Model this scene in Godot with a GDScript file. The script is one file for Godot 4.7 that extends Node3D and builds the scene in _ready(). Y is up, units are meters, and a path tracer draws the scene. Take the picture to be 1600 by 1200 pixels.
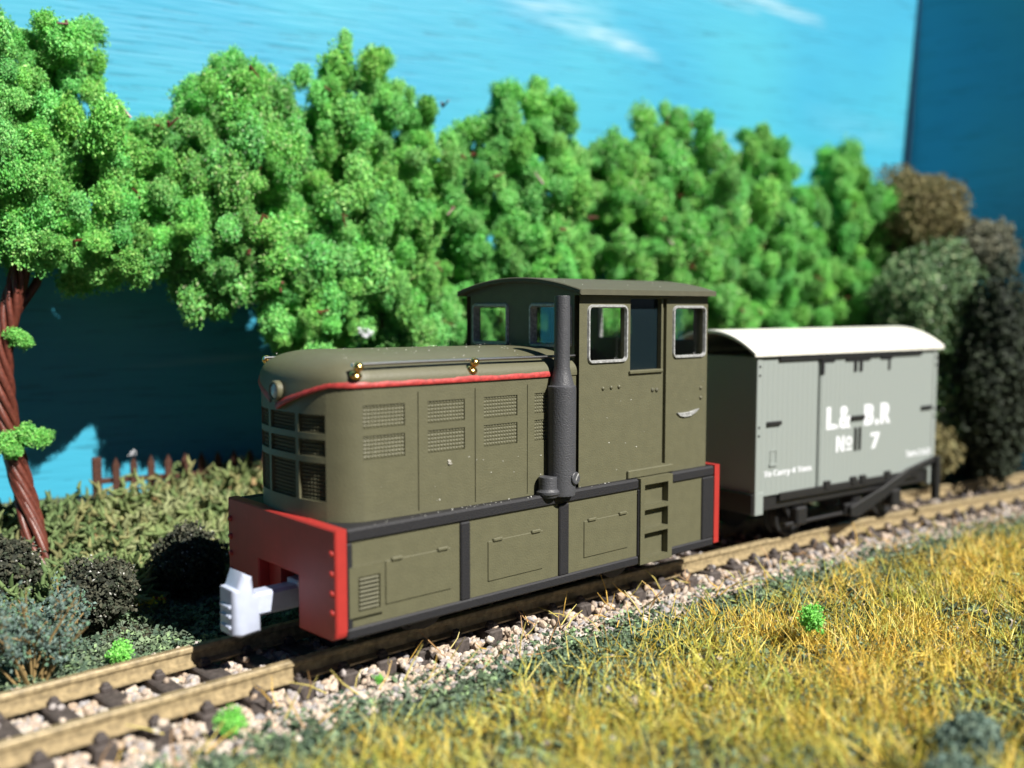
extends Node3D

# All shapes are worked out in millimetres of the real model and written in metres through U.
const U := 0.001
const R0 := 735.0                    # radius of the track's centre line
const TC := Vector3(15, 0, 733.9)    # centre of the track's curve
var rng := RandomNumberGenerator.new()
var org := Vector3.ZERO              # base of the thing being built (mm)
var M := {}
var BO := Vector3(-2.3, -2.0, -68.8) # foot of the backdrop board
var BE := Vector3(0.97030, 0, 0.24192)
var BN := Vector3(-0.24192, 0, 0.97030)
var lumps := FastNoiseLite.new()


# ------------------------------------------------------------------ mesh builder
class MB:
	var v := PackedVector3Array()
	var c := PackedColorArray()
	var col := Color.WHITE
	var keep := true

	func tri(a: Vector3, b: Vector3, d: Vector3) -> void:   # counter-clockwise seen from outside
		v.append(a); v.append(d); v.append(b)
		c.append(col); c.append(col); c.append(col)

	func quad(a: Vector3, b: Vector3, d: Vector3, e: Vector3) -> void:
		tri(a, b, d); tri(a, d, e)

	func box(lo: Vector3, hi: Vector3, b := 0.0) -> void:
		obox((lo + hi) * 0.5, Vector3(hi.x - lo.x, 0, 0) * 0.5, Vector3(0, hi.y - lo.y, 0) * 0.5, Vector3(0, 0, hi.z - lo.z) * 0.5, b)

	func obox(m: Vector3, x: Vector3, y: Vector3, z: Vector3, b := 0.0) -> void:   # half axes, right-handed; b = chamfer
		var ax := [x, y, z]
		var un := [x.normalized(), y.normalized(), z.normalized()]
		var bb := minf(b, minf(x.length(), minf(y.length(), z.length())) * 0.9)
		if bb <= 0.0:
			for i in 3:
				var j := (i + 1) % 3
				var k := (i + 2) % 3
				for s in [1.0, -1.0]:
					var f: Vector3 = m + ax[i] * s
					if s > 0:
						quad(f - ax[j] - ax[k], f + ax[j] - ax[k], f + ax[j] + ax[k], f - ax[j] + ax[k])
					else:
						quad(f - ax[j] + ax[k], f + ax[j] + ax[k], f + ax[j] - ax[k], f - ax[j] - ax[k])
			return
		var cor := {}
		for sx in [-1, 1]:
			for sy in [-1, 1]:
				for sz in [-1, 1]:
					var s := [sx, sy, sz]
					var p := []
					for i in 3:
						var q := m
						for j in 3:
							q += ax[j] * s[j] - (un[j] * (bb * s[j]) if j != i else Vector3.ZERO)
						p.append(q)
					cor[Vector3i(sx, sy, sz)] = p
		for i in 3:
			var j := (i + 1) % 3
			var k := (i + 2) % 3
			for s in [1, -1]:
				var f := []
				for t in [[-1, -1], [1, -1], [1, 1], [-1, 1]]:
					var key := [0, 0, 0]
					key[i] = s; key[j] = t[0]; key[k] = t[1]
					f.append(cor[Vector3i(key[0], key[1], key[2])][i])
				if s > 0:
					quad(f[0], f[1], f[2], f[3])
				else:
					quad(f[3], f[2], f[1], f[0])
		for i in 3:      # edges along axis i
			var j := (i + 1) % 3
			var k := (i + 2) % 3
			for sj in [-1, 1]:
				for sk in [-1, 1]:
					var ka := [0, 0, 0]
					var kb := [0, 0, 0]
					ka[i] = -1; ka[j] = sj; ka[k] = sk
					kb[i] = 1; kb[j] = sj; kb[k] = sk
					var pa = cor[Vector3i(ka[0], ka[1], ka[2])]
					var pb = cor[Vector3i(kb[0], kb[1], kb[2])]
					var out: Vector3 = un[j] * sj + un[k] * sk
					face4(pa[j], pb[j], pb[k], pa[k], out)
		for key in cor:
			var p = cor[key]
			var out2: Vector3 = un[0] * key.x + un[1] * key.y + un[2] * key.z
			if (p[1] - p[0]).cross(p[2] - p[0]).dot(out2) > 0:
				tri(p[0], p[1], p[2])
			else:
				tri(p[0], p[2], p[1])

	func face4(a: Vector3, b: Vector3, d: Vector3, e: Vector3, out: Vector3) -> void:
		if (b - a).cross(d - a).dot(out) > 0:
			quad(a, b, d, e)
		else:
			quad(a, e, d, b)

	func face3(a: Vector3, b: Vector3, d: Vector3, out: Vector3) -> void:
		if (b - a).cross(d - a).dot(out) > 0:
			tri(a, b, d)
		else:
			tri(a, d, b)

	# polygon (2-D, any direction) placed at o + x*ux + y*uy, pushed out along ux × uy by depth, with a bevelled front
	func extrude(poly: PackedVector2Array, o: Vector3, ux: Vector3, uy: Vector3, depth: float, b := 0.0, back := true) -> void:
		var p := poly
		if Geometry2D.is_polygon_clockwise(p):
			p = p.duplicate(); p.reverse()
		var n := ux.cross(uy).normalized()
		var m := p.size()
		var ins := PackedVector2Array()
		for i in m:
			var d0 := (p[i] - p[(i + m - 1) % m]).normalized()
			var d1 := (p[(i + 1) % m] - p[i]).normalized()
			var n0 := Vector2(-d0.y, d0.x)
			var n1 := Vector2(-d1.y, d1.x)
			var h := (n0 + n1)
			ins.append(p[i] + h * (b / maxf(0.3, h.dot(n0))) if b > 0 else p[i])
		var at := func(q: Vector2, z: float) -> Vector3: return o + ux * q.x + uy * q.y + n * z
		var idx := Geometry2D.triangulate_polygon(ins)
		for i in range(0, idx.size(), 3):
			face3(at.call(ins[idx[i]], depth), at.call(ins[idx[i + 1]], depth), at.call(ins[idx[i + 2]], depth), n)
		if back:
			idx = Geometry2D.triangulate_polygon(p)
			for i in range(0, idx.size(), 3):
				face3(at.call(p[idx[i]], 0), at.call(p[idx[i + 1]], 0), at.call(p[idx[i + 2]], 0), -n)
		for i in m:
			var j := (i + 1) % m
			if p[i].distance_to(p[j]) < 1e-4:
				continue
			quad(at.call(p[i], 0), at.call(p[j], 0), at.call(p[j], depth - b), at.call(p[i], depth - b))
			if b > 0:
				quad(at.call(p[i], depth - b), at.call(p[j], depth - b), at.call(ins[j], depth), at.call(ins[i], depth))

	func tube(path: PackedVector3Array, rad: PackedFloat32Array, sides := 8, caps := true, flat := 1.0) -> void:
		var n := path.size()
		var up := Vector3.UP
		var t0 := (path[1] - path[0]).normalized()
		if absf(t0.dot(up)) > 0.9:
			up = Vector3.RIGHT
		var x := t0.cross(up).normalized()
		var rings := []
		for i in n:
			var t := (path[mini(i + 1, n - 1)] - path[maxi(i - 1, 0)]).normalized()
			x = (x - t * x.dot(t)).normalized()
			var y := t.cross(x)
			var r := rad[mini(i, rad.size() - 1)]
			var ring := PackedVector3Array()
			for k in sides:
				var a := TAU * k / sides
				ring.append(path[i] + x * (cos(a) * r) + y * (sin(a) * r * flat))
			rings.append(ring)
		for i in n - 1:
			for k in sides:
				var k2 := (k + 1) % sides
				quad(rings[i][k], rings[i][k2], rings[i + 1][k2], rings[i + 1][k])
		if caps:
			for k in range(1, sides - 1):
				tri(rings[0][0], rings[0][k + 1], rings[0][k])
				tri(rings[n - 1][0], rings[n - 1][k], rings[n - 1][k + 1])

	func lathe(prof: Array, o: Vector3, axis: Vector3, sides := 24) -> void:   # prof: Vector2(radius, along)
		var a := axis.normalized()
		var x := a.cross(Vector3.UP if absf(a.y) < 0.9 else Vector3.RIGHT).normalized()
		var y := a.cross(x)
		var at := func(p: Vector2, k: int) -> Vector3:
			var g := TAU * k / sides
			return o + a * p.y + (x * cos(g) + y * sin(g)) * p.x
		for i in prof.size() - 1:
			for k in sides:
				var p0: Vector2 = prof[i]
				var p1: Vector2 = prof[i + 1]
				if p0.x < 1e-5:
					tri(o + a * p0.y, at.call(p1, k + 1), at.call(p1, k))
				elif p1.x < 1e-5:
					tri(at.call(p0, k), at.call(p0, k + 1), o + a * p1.y)
				else:
					quad(at.call(p0, k), at.call(p0, k + 1), at.call(p1, k + 1), at.call(p1, k))

	func dome(o: Vector3, axis: Vector3, r: float, h: float, sides := 8) -> void:
		lathe([Vector2(r, -0.02), Vector2(r * 0.92, h * 0.45), Vector2(r * 0.6, h * 0.85), Vector2(0, h)], o, axis, sides)

	func crumb(o: Vector3, r: float, g: RandomNumberGenerator) -> void:     # a small irregular flake, six faces
		var t := Vector3(g.randfn(), g.randfn(), g.randfn()).normalized()
		var x := t.cross(Vector3(g.randfn(), g.randfn(), g.randfn())).normalized()
		var y := t.cross(x)
		var p := []
		var a0 := g.randf() * TAU
		for k in 3:
			var a := a0 + TAU * k / 3.0 + g.randf_range(-0.5, 0.5)
			p.append(o + (x * cos(a) + y * sin(a)) * r * g.randf_range(0.45, 1.0) + t * r * g.randf_range(-0.3, 0.3))
		var top := o + t * r * g.randf_range(0.6, 1.5)
		var bot := o - t * r * g.randf_range(0.6, 1.5)
		for k in 3:
			tri(p[k], p[(k + 1) % 3], top)
			tri(p[(k + 1) % 3], p[k], bot)

	# a wall from a grid of cells: us along, ys up; pos(u, y, inset); holes [u0, u1, y0, y1, depth] (depth < 0: right through, of that thickness)
	func shell(us: Array, ys: Array, pos: Callable, holes: Array, floors := true) -> void:
		var nu := us.size() - 1
		var ny := ys.size() - 1
		var dep := []
		for i in nu:
			var row := []
			for j in ny:
				var mu: float = (us[i] + us[i + 1]) * 0.5
				var my: float = (ys[j] + ys[j + 1]) * 0.5
				var d := 0.0
				for h in holes:
					if mu > h[0] and mu < h[1] and my > h[2] and my < h[3]:
						d = h[4]
				row.append(d)
			dep.append(row)
		for i in nu:
			for j in ny:
				var d: float = dep[i][j]
				var t := absf(d)
				if d >= 0 and (floors or d == 0):
					quad(pos.call(us[i], ys[j], t), pos.call(us[i + 1], ys[j], t), pos.call(us[i + 1], ys[j + 1], t), pos.call(us[i], ys[j + 1], t))
				for s in [[1, 0], [0, 1]]:       # steps to the next cell
					var i2: int = i + s[0]
					var j2: int = j + s[1]
					if i2 >= nu or j2 >= ny:
						continue
					var t2 := absf(dep[i2][j2])
					if absf(t - t2) < 1e-5:
						continue
					var a := Vector2(us[i + 1], ys[j]) if s[0] else Vector2(us[i], ys[j + 1])
					var b := Vector2(us[i + 1], ys[j + 1])
					var p: Vector3 = pos.call(a.x, a.y, t)
					var q: Vector3 = pos.call(b.x, b.y, t)
					var p2: Vector3 = pos.call(a.x, a.y, t2)
					var q2: Vector3 = pos.call(b.x, b.y, t2)
					var here: Vector3 = pos.call((us[i] + us[i + 1]) * 0.5, (ys[j] + ys[j + 1]) * 0.5, 0)
					var there: Vector3 = pos.call((us[i2] + us[i2 + 1]) * 0.5, (ys[j2] + ys[j2 + 1]) * 0.5, 0)
					face4(p, q, q2, p2, (here - there) if t > t2 else (there - here))

	# a narrow raised band round a rounded rectangle lying at o + x*ux + y*uy
	func frame(x0: float, x1: float, y0: float, y1: float, w: float, proud: float, r: float, o: Vector3, ux: Vector3, uy: Vector3, sink := 0.3) -> void:
		var n := ux.cross(uy).normalized()
		var outer := PackedVector2Array()
		var inner := PackedVector2Array()
		for q in [[x1 - r, y1 - r, 0.0], [x0 + r, y1 - r, 0.5], [x0 + r, y0 + r, 1.0], [x1 - r, y0 + r, 1.5]]:
			for k in 5:
				var a: float = PI * (q[2] + k / 8.0)
				var d := Vector2(cos(a), sin(a))
				outer.append(Vector2(q[0], q[1]) + d * r)
				inner.append(Vector2(q[0], q[1]) + d * maxf(r - w, 0.05) - Vector2(signf(d.x) if absf(d.x) > 1e-3 else 0.0, signf(d.y) if absf(d.y) > 1e-3 else 0.0) * maxf(0.0, w - r + 0.05))
		var m := outer.size()
		var at := func(p: Vector2, z: float) -> Vector3: return o + ux * p.x + uy * p.y + n * z
		for i in m:
			var j := (i + 1) % m
			var b0 := outer[i].lerp(inner[i], 0.25)
			var b1 := outer[j].lerp(inner[j], 0.25)
			var c0 := outer[i].lerp(inner[i], 0.75)
			var c1 := outer[j].lerp(inner[j], 0.75)
			quad(at.call(outer[i], -0.02), at.call(outer[j], -0.02), at.call(b1, proud), at.call(b0, proud))
			quad(at.call(b0, proud), at.call(b1, proud), at.call(c1, proud), at.call(c0, proud))
			quad(at.call(c0, proud), at.call(c1, proud), at.call(inner[j], -sink), at.call(inner[i], -sink))

	func mesh(shift := Vector3.ZERO, smooth := 0.0, colored := false) -> ArrayMesh:
		var n := v.size()
		var nor := PackedVector3Array()
		nor.resize(n)
		var fn := PackedVector3Array()
		fn.resize(n / 3)
		for f in n / 3:
			fn[f] = (v[f * 3 + 2] - v[f * 3]).cross(v[f * 3 + 1] - v[f * 3])
		if smooth > 0:
			var at := {}
			for i in n:
				var key := Vector3i((v[i] * 1500.0).round())
				if not at.has(key):
					at[key] = PackedInt32Array()
				at[key].append(i / 3)
			var lim := cos(deg_to_rad(smooth))
			for i in n:
				var own := fn[i / 3].normalized()
				var sum := Vector3.ZERO
				for f in at[Vector3i((v[i] * 1500.0).round())]:
					if fn[f].normalized().dot(own) > lim:
						sum += fn[f]
				nor[i] = sum.normalized() if sum.length_squared() > 0 else own
		else:
			for i in n:
				nor[i] = fn[i / 3].normalized()
		var out := PackedVector3Array()
		out.resize(n)
		for i in n:
			out[i] = (v[i] - shift) * 0.001
		var arr := []
		arr.resize(Mesh.ARRAY_MAX)
		arr[Mesh.ARRAY_VERTEX] = out
		arr[Mesh.ARRAY_NORMAL] = nor
		if colored:
			arr[Mesh.ARRAY_COLOR] = c
		var am := ArrayMesh.new()
		am.add_surface_from_arrays(Mesh.PRIMITIVE_TRIANGLES, arr)
		return am


# ------------------------------------------------------------------ scene helpers
func thing(called: String, label: String, category: String, at := Vector3.ZERO, turn := 0.0, group := "") -> Node3D:
	var o := Node3D.new()
	o.name = called
	add_child(o, true)
	o.position = at * U
	o.rotation.y = turn
	org = at if turn == 0.0 else Vector3.ZERO
	tag(o, label, category, group)
	return o

func tag(o: Node3D, label: String, category: String, group := "") -> void:
	o.set_meta("label", label)
	o.set_meta("category", category)
	if group:
		o.set_meta("group", group)

func part(parent: Node3D, called: String, mb: MB, m: Material, smooth := 0.0, label := "", colored := false) -> MeshInstance3D:
	return put(parent, called, mb.mesh(org, smooth, colored), m, label)

func put(parent: Node3D, called: String, mesh: Mesh, m: Material, label := "") -> MeshInstance3D:
	var o := MeshInstance3D.new()
	o.name = called
	o.mesh = mesh
	o.material_override = m
	if label:
		o.set_meta("label", label)
	parent.add_child(o, true)
	return o

func scatter(parent: Node3D, called: String, mesh: Mesh, m: Material, where: Array, cols: Array) -> MultiMeshInstance3D:
	var mm := MultiMesh.new()
	mm.transform_format = MultiMesh.TRANSFORM_3D
	mm.use_colors = true
	mm.mesh = mesh
	mm.instance_count = where.size()
	for i in where.size():
		var t: Transform3D = where[i]
		t.origin = (t.origin - org) * U
		mm.set_instance_transform(i, t)
		mm.set_instance_color(i, cols[i])
	var o := MultiMeshInstance3D.new()
	o.name = called
	o.multimesh = mm
	o.material_override = m
	parent.add_child(o, true)
	return o

func stuff(called: String, mesh: Mesh, m: Material, where: Array, cols: Array) -> void:
	org = Vector3.ZERO
	scatter(self, called, mesh, m, where, cols).set_meta("kind", "stuff")

func any_basis(s: float) -> Basis:
	var q := Quaternion(Vector3(rng.randfn(), rng.randfn(), rng.randfn()).normalized(), rng.randf() * TAU)
	return Basis(q).scaled(Vector3.ONE * s)

func yaw_basis(s: float, tilt := 0.25) -> Basis:
	var b := Basis(Vector3.UP, rng.randf() * TAU)
	b = Basis(Vector3(1, 0, 0), rng.randfn() * tilt) * Basis(Vector3(0, 0, 1), rng.randfn() * tilt) * b
	return b.scaled(Vector3.ONE * s)

func on_track(s: float, off: float, y := 0.0) -> Vector3:
	var a := s / R0
	return Vector3(TC.x + (R0 - off) * sin(a), y, TC.z - (R0 - off) * cos(a))

func track_of(p: Vector3) -> Vector2:      # (along, off) of a point
	var d := Vector2(p.x - TC.x, TC.z - p.z)
	return Vector2(atan2(d.x, d.y) * R0, R0 - d.length())

func on_board(s: float, y: float, off: float) -> Vector3:
	return BO + BE * s + BN * off + Vector3(0, y - BO.y, 0)

func ground_y(p: Vector3) -> float:
	var t := track_of(p)
	var off := (p - BO).dot(BN)
	var y := -3.1 + lumps.get_noise_2d(p.x, p.z) * 0.7 * smoothstep(9.0, 20.0, absf(t.y))
	y += 0.35 * smoothstep(8.0, 9.5, absf(t.y)) * (1.0 - smoothstep(9.0, 15.0, absf(t.y)))
	y -= 0.55 * smoothstep(7.2, 8.4, absf(t.y)) * (1.0 - smoothstep(9.0, 12.5, absf(t.y)))
	y += (1.0 - smoothstep(4.0, 32.0, off)) * 7.5
	if t.y > 0:
		y += smoothstep(14.0, 24.0, t.y) * 0.5
	return y


# ------------------------------------------------------------------ materials
func noise_tex(freq: float, lo: float, hi: float, seed_: int, oct := 4, size := 512) -> NoiseTexture2D:
	var n := FastNoiseLite.new()
	n.seed = seed_
	n.noise_type = FastNoiseLite.TYPE_SIMPLEX_SMOOTH
	n.frequency = freq
	n.fractal_octaves = oct
	var t := NoiseTexture2D.new()
	t.width = size; t.height = size
	t.seamless = true
	t.noise = n
	var g := Gradient.new()
	g.set_color(0, Color(lo, lo, lo)); g.set_color(1, Color(hi, hi, hi))
	t.color_ramp = g
	return t

func mat(called: String, lin: Color, rough: float, metal := 0.0, tile := 12.0, bump := 0.0, mottle := "soft") -> StandardMaterial3D:
	var m := StandardMaterial3D.new()
	m.resource_name = called
	m.albedo_color = lin.linear_to_srgb()
	m.roughness = rough
	m.metallic = metal
	m.uv1_triplanar = true
	m.uv1_scale = Vector3.ONE * (1.0 / (tile * U))
	if mottle:
		m.albedo_texture = M["tex_" + mottle]
	if bump > 0:
		m.heightmap_enabled = true
		m.heightmap_texture = M.tex_fine
		m.heightmap_scale = bump * U * 100.0
	M[called] = m
	return m

func painted(called: String, rough: float, mottle := "", tile := 6.0) -> StandardMaterial3D:   # colour comes from the vertices and copies
	var m := mat(called, Color.WHITE, rough, 0.0, tile, 0.0, mottle)
	m.vertex_color_use_as_albedo = true
	return m

func materials() -> void:
	M.tex_soft = noise_tex(0.012, 0.93, 1.0, 3)
	M.tex_strong = noise_tex(0.02, 0.6, 1.0, 5, 5)
	M.tex_fine = noise_tex(0.09, 0.0, 1.0, 8, 3)
	mat("olive", Color(0.104, 0.101, 0.058), 0.52, 0.0, 12.0, 0.022)
	mat("olive_dark", Color(0.082, 0.080, 0.050), 0.7, 0.0, 12.0, 0.012)
	mat("frame_black", Color(0.012, 0.012, 0.015), 0.6, 0.0, 10.0, 0.03)
	mat("exhaust_grey", Color(0.058, 0.060, 0.068), 0.5, 0.0, 9.0, 0.05)
	mat("red", Color(0.37, 0.028, 0.023), 0.5, 0.0, 14.0, 0.008)
	mat("red_line", Color(0.55, 0.055, 0.05), 0.5, 0.0, 8.0, 0.02, "strong")
	mat("silver", Color(0.55, 0.56, 0.56), 0.4, 0.2, 6.0, 0.03, "strong")
	mat("brass", Color(0.80, 0.50, 0.16), 0.22, 1.0, 8.0)
	mat("wire", Color(0.5, 0.5, 0.5), 0.3, 1.0, 8.0)
	mat("white_plastic", Color(0.46, 0.51, 0.65), 0.35, 0.0, 10.0)
	mat("lens", Color(0.45, 0.52, 0.55), 0.15, 0.0, 8.0)
	mat("inside", Color(0.02, 0.02, 0.02), 0.8)
	mat("wagon_grey", Color(0.235, 0.265, 0.252), 0.6, 0.0, 14.0, 0.0, "")
	mat("wagon_white", Color(0.74, 0.73, 0.66), 0.5, 0.0, 14.0)
	mat("black_plastic", Color(0.016, 0.016, 0.017), 0.45, 0.0, 10.0)
	mat("print_white", Color(0.66, 0.68, 0.72), 0.6, 0.0, 8.0, 0.0, "")
	mat("rail", Color(0.50, 0.39, 0.22), 0.42, 0.15, 10.0, 0.02, "strong")
	mat("sleeper", Color(0.105, 0.084, 0.076), 0.75, 0.0, 7.0, 0.06, "strong")
	mat("chair", Color(0.062, 0.050, 0.047), 0.7, 0.0, 6.0, 0.03)
	mat("ground", Color(0.085, 0.085, 0.045), 0.95, 0.0, 20.0, 0.2, "strong")
	mat("trunk", Color(0.19, 0.052, 0.034), 0.4, 0.0, 8.0, 0.02, "strong")
	mat("fence", Color(0.10, 0.034, 0.018), 0.8, 0.0, 6.0, 0.06, "strong")
	painted("foam", 0.6)
	M.foam.backlight_enabled = true      # thin foam lets some light through
	M.foam.backlight = Color(0.35, 0.55, 0.25)
	painted("scatter", 0.8)
	painted("stone", 0.8, "strong", 3.0)
	painted("blade", 0.55)
	painted("lichen", 0.8, "strong", 4.0)
	var g := StandardMaterial3D.new()
	g.resource_name = "glazing"
	g.albedo_color = Color(0.10, 0.12, 0.12, 0.06)
	g.transparency = BaseMaterial3D.TRANSPARENCY_ALPHA
	g.roughness = 0.06
	g.cull_mode = BaseMaterial3D.CULL_DISABLED
	M.glass = g
	var d := g.duplicate()
	d.resource_name = "dusty_glazing"
	d.albedo_color = Color(0.10, 0.15, 0.17, 0.6)
	M.glass_dark = d


# ------------------------------------------------------------------ start
func _ready() -> void:
	rng.seed = 41
	lumps.seed = 9
	lumps.frequency = 0.05
	# camera
	var cam := Camera3D.new()
	cam.name = "camera"
	add_child(cam)
	cam.position = Vector3(-44.54, 32.54, 83.70) * U
	var fw := Vector3(0.66323, -0.07764, -0.74438)
	cam.basis = Basis.looking_at(fw, Vector3.UP)
	var lens := CameraAttributesPhysical.new()
	lens.frustum_focal_length = 30.6
	lens.frustum_focus_distance = 0.106
	lens.frustum_near = 0.004
	lens.frustum_far = 20.0
	lens.exposure_aperture = 18.0
	cam.attributes = lens
	cam.near = 0.004
	cam.far = 20.0
	cam.fov = 42.83
	# sky, sun, exposure
	var we := WorldEnvironment.new()
	we.name = "environment"
	var env := Environment.new()
	env.background_mode = Environment.BG_SKY
	env.tonemap_mode = Environment.TONE_MAPPER_LINEAR
	env.tonemap_exposure = 1.85
	env.sdfgi_enabled = true
	env.ssao_enabled = true
	env.ssil_enabled = true
	var sky := Sky.new()
	var sm := ProceduralSkyMaterial.new()
	sm.sky_top_color = Color(0.20, 0.34, 0.58)
	sm.sky_horizon_color = Color(0.52, 0.60, 0.68)
	sm.ground_horizon_color = Color(0.40, 0.40, 0.38)
	sm.ground_bottom_color = Color(0.22, 0.22, 0.20)
	sm.sky_curve = 0.15
	sm.sky_energy_multiplier = 0.48
	sm.ground_energy_multiplier = 0.30
	sm.sun_angle_max = 12.0
	sky.sky_material = sm
	env.sky = sky
	we.environment = env
	add_child(we)
	var sun := DirectionalLight3D.new()
	sun.name = "sun"
	var az := deg_to_rad(9.0)
	var el := deg_to_rad(45.0)
	sun.basis = Basis.looking_at(-Vector3(sin(az) * cos(el), sin(el), cos(az) * cos(el)), Vector3.UP)
	sun.light_energy = 1.6
	sun.light_color = Color(1.0, 0.98, 0.945)
	sun.light_angular_distance = 0.5
	sun.shadow_enabled = true
	sun.directional_shadow_max_distance = 1.5
	add_child(sun)
	materials()
	nose_table()
	ground()
	boards()
	track()
	locomotive()
	wagon()
	trees()
	fence()
	bushes()
	lichen()
	ballast()
	verge()
	grass()


# ------------------------------------------------------------------ ground and backdrop
func ground() -> void:
	var xs := []
	var zs := []
	for i in range(-46, 101):
		xs.append(i * 2.5 if i < 80 else 200.0 + (i - 80) * 12.0)
	for i in range(-50, 61):
		zs.append(i * 2.5 if i < 40 else 100.0 + (i - 40) * 10.0)
	xs.push_front(-200.0)
	var nx := xs.size()
	var pv := PackedVector3Array()
	var nv := PackedVector3Array()
	var ix := PackedInt32Array()
	for z in zs:
		for x in xs:
			var p := Vector3(x, 0, z)
			p.y = ground_y(p)
			var gx := ground_y(p + Vector3(0.5, 0, 0)) - ground_y(p - Vector3(0.5, 0, 0))
			var gz := ground_y(p + Vector3(0, 0, 0.5)) - ground_y(p - Vector3(0, 0, 0.5))
			pv.append(p * U)
			nv.append(Vector3(-gx, 1, -gz).normalized())
	for j in zs.size() - 1:
		for i in nx - 1:
			var a := j * nx + i
			ix.append_array([a, a + 1, a + nx, a + 1, a + nx + 1, a + nx])
	var arr := []
	arr.resize(Mesh.ARRAY_MAX)
	arr[Mesh.ARRAY_VERTEX] = pv
	arr[Mesh.ARRAY_NORMAL] = nv
	arr[Mesh.ARRAY_INDEX] = ix
	var am := ArrayMesh.new()
	am.add_surface_from_arrays(Mesh.PRIMITIVE_TRIANGLES, arr)
	put(self, "ground", am, M.ground).set_meta("kind", "structure")


func board_picture() -> StandardMaterial3D:
	# brushed sky-blue emulsion with a few streaks of white paint; u runs along the board, v down it
	var W := 1900
	var H := 850
	var im := Image.create(W, H, false, Image.FORMAT_RGB8)
	var bp := Image.create(W, H, false, Image.FORMAT_L8)
	var grain := FastNoiseLite.new()
	grain.seed = 4; grain.frequency = 0.012; grain.fractal_octaves = 4
	var fine := FastNoiseLite.new()
	fine.seed = 12; fine.frequency = 0.05; fine.fractal_octaves = 2
	var broad := FastNoiseLite.new()
	broad.seed = 21; broad.frequency = 0.004; broad.fractal_octaves = 2
	# streaks of white: s, y, half length, half width, slope, strength
	var streaks := [[92.0, 84.5, 17.0, 3.0, -0.17, 0.5], [103.0, 82.3, 9.0, 1.4, -0.2, 0.75], [86.0, 88.5, 16.0, 2.6, -0.05, 0.4], [140.0, 94.5, 15.0, 1.8, -0.12, 0.85], [128.0, 93.5, 9.0, 1.2, -0.1, 0.4], [136.0, 65.5, 20.0, 3.0, -0.11, 0.28], [24.0, 24.5, 12.0, 1.0, 0.06, 0.22], [60.0, 97.0, 30.0, 3.0, -0.06, 0.25], [10.0, 72.0, 25.0, 6.0, -0.02, 0.10], [165.0, 72.0, 18.0, 4.0, -0.08, 0.12]]
	for j in H:
		var y := 125.0 - j * 130.0 / H
		for i in W:
			var s := -105.0 + i * 290.0 / W
			var g := grain.get_noise_2d(i * 0.16, j * 3.4)
			var f := fine.get_noise_2d(i * 0.24, j * 4.6)
			var b := broad.get_noise_2d(i * 0.75, j * 0.75)
			var k := 1.0 + 0.03 * g + 0.06 * f + 0.07 * b
			var teal := clampf(0.5 + b, 0, 1)
			var col := Color(0.045 + 0.015 * teal, 0.36 + 0.03 * teal, 0.56 - 0.03 * teal) * k * 1.3
			var white := 0.0
			for q in streaks:
				var du: float = s - q[0]
				if absf(du) < q[2]:
					var dv: float = y - q[1] - du * q[4]
					if absf(dv) < q[3]:
						var e: float = (1.0 - (du / q[2]) * (du / q[2])) * (1.0 - (dv / q[3]) * (dv / q[3]))
						white += q[5] * e * clampf(0.65 + 1.1 * f + 0.5 * g, 0.0, 1.2)
			if f < -0.42 and g < 0.0:
				col = col * 0.8
			col = col.lerp(Color(0.80, 0.95, 1.0), clampf(white * 0.55, 0, 0.7))
			im.set_pixel(i, j, Color(col.r, col.g, col.b).linear_to_srgb())
			var h := clampf(0.5 + 0.5 * f + 0.25 * g, 0, 1)
			bp.set_pixel(i, j, Color(h, h, h))
	var m := StandardMaterial3D.new()
	m.resource_name = "brushed_blue_paint"
	m.albedo_texture = ImageTexture.create_from_image(im)
	m.albedo_color = Color(0.69, 0.69, 0.69).linear_to_srgb()
	m.roughness = 0.42
	m.heightmap_enabled = true
	m.heightmap_texture = ImageTexture.create_from_image(bp)
	m.heightmap_scale = 0.035 * U * 100.0
	return m


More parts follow.
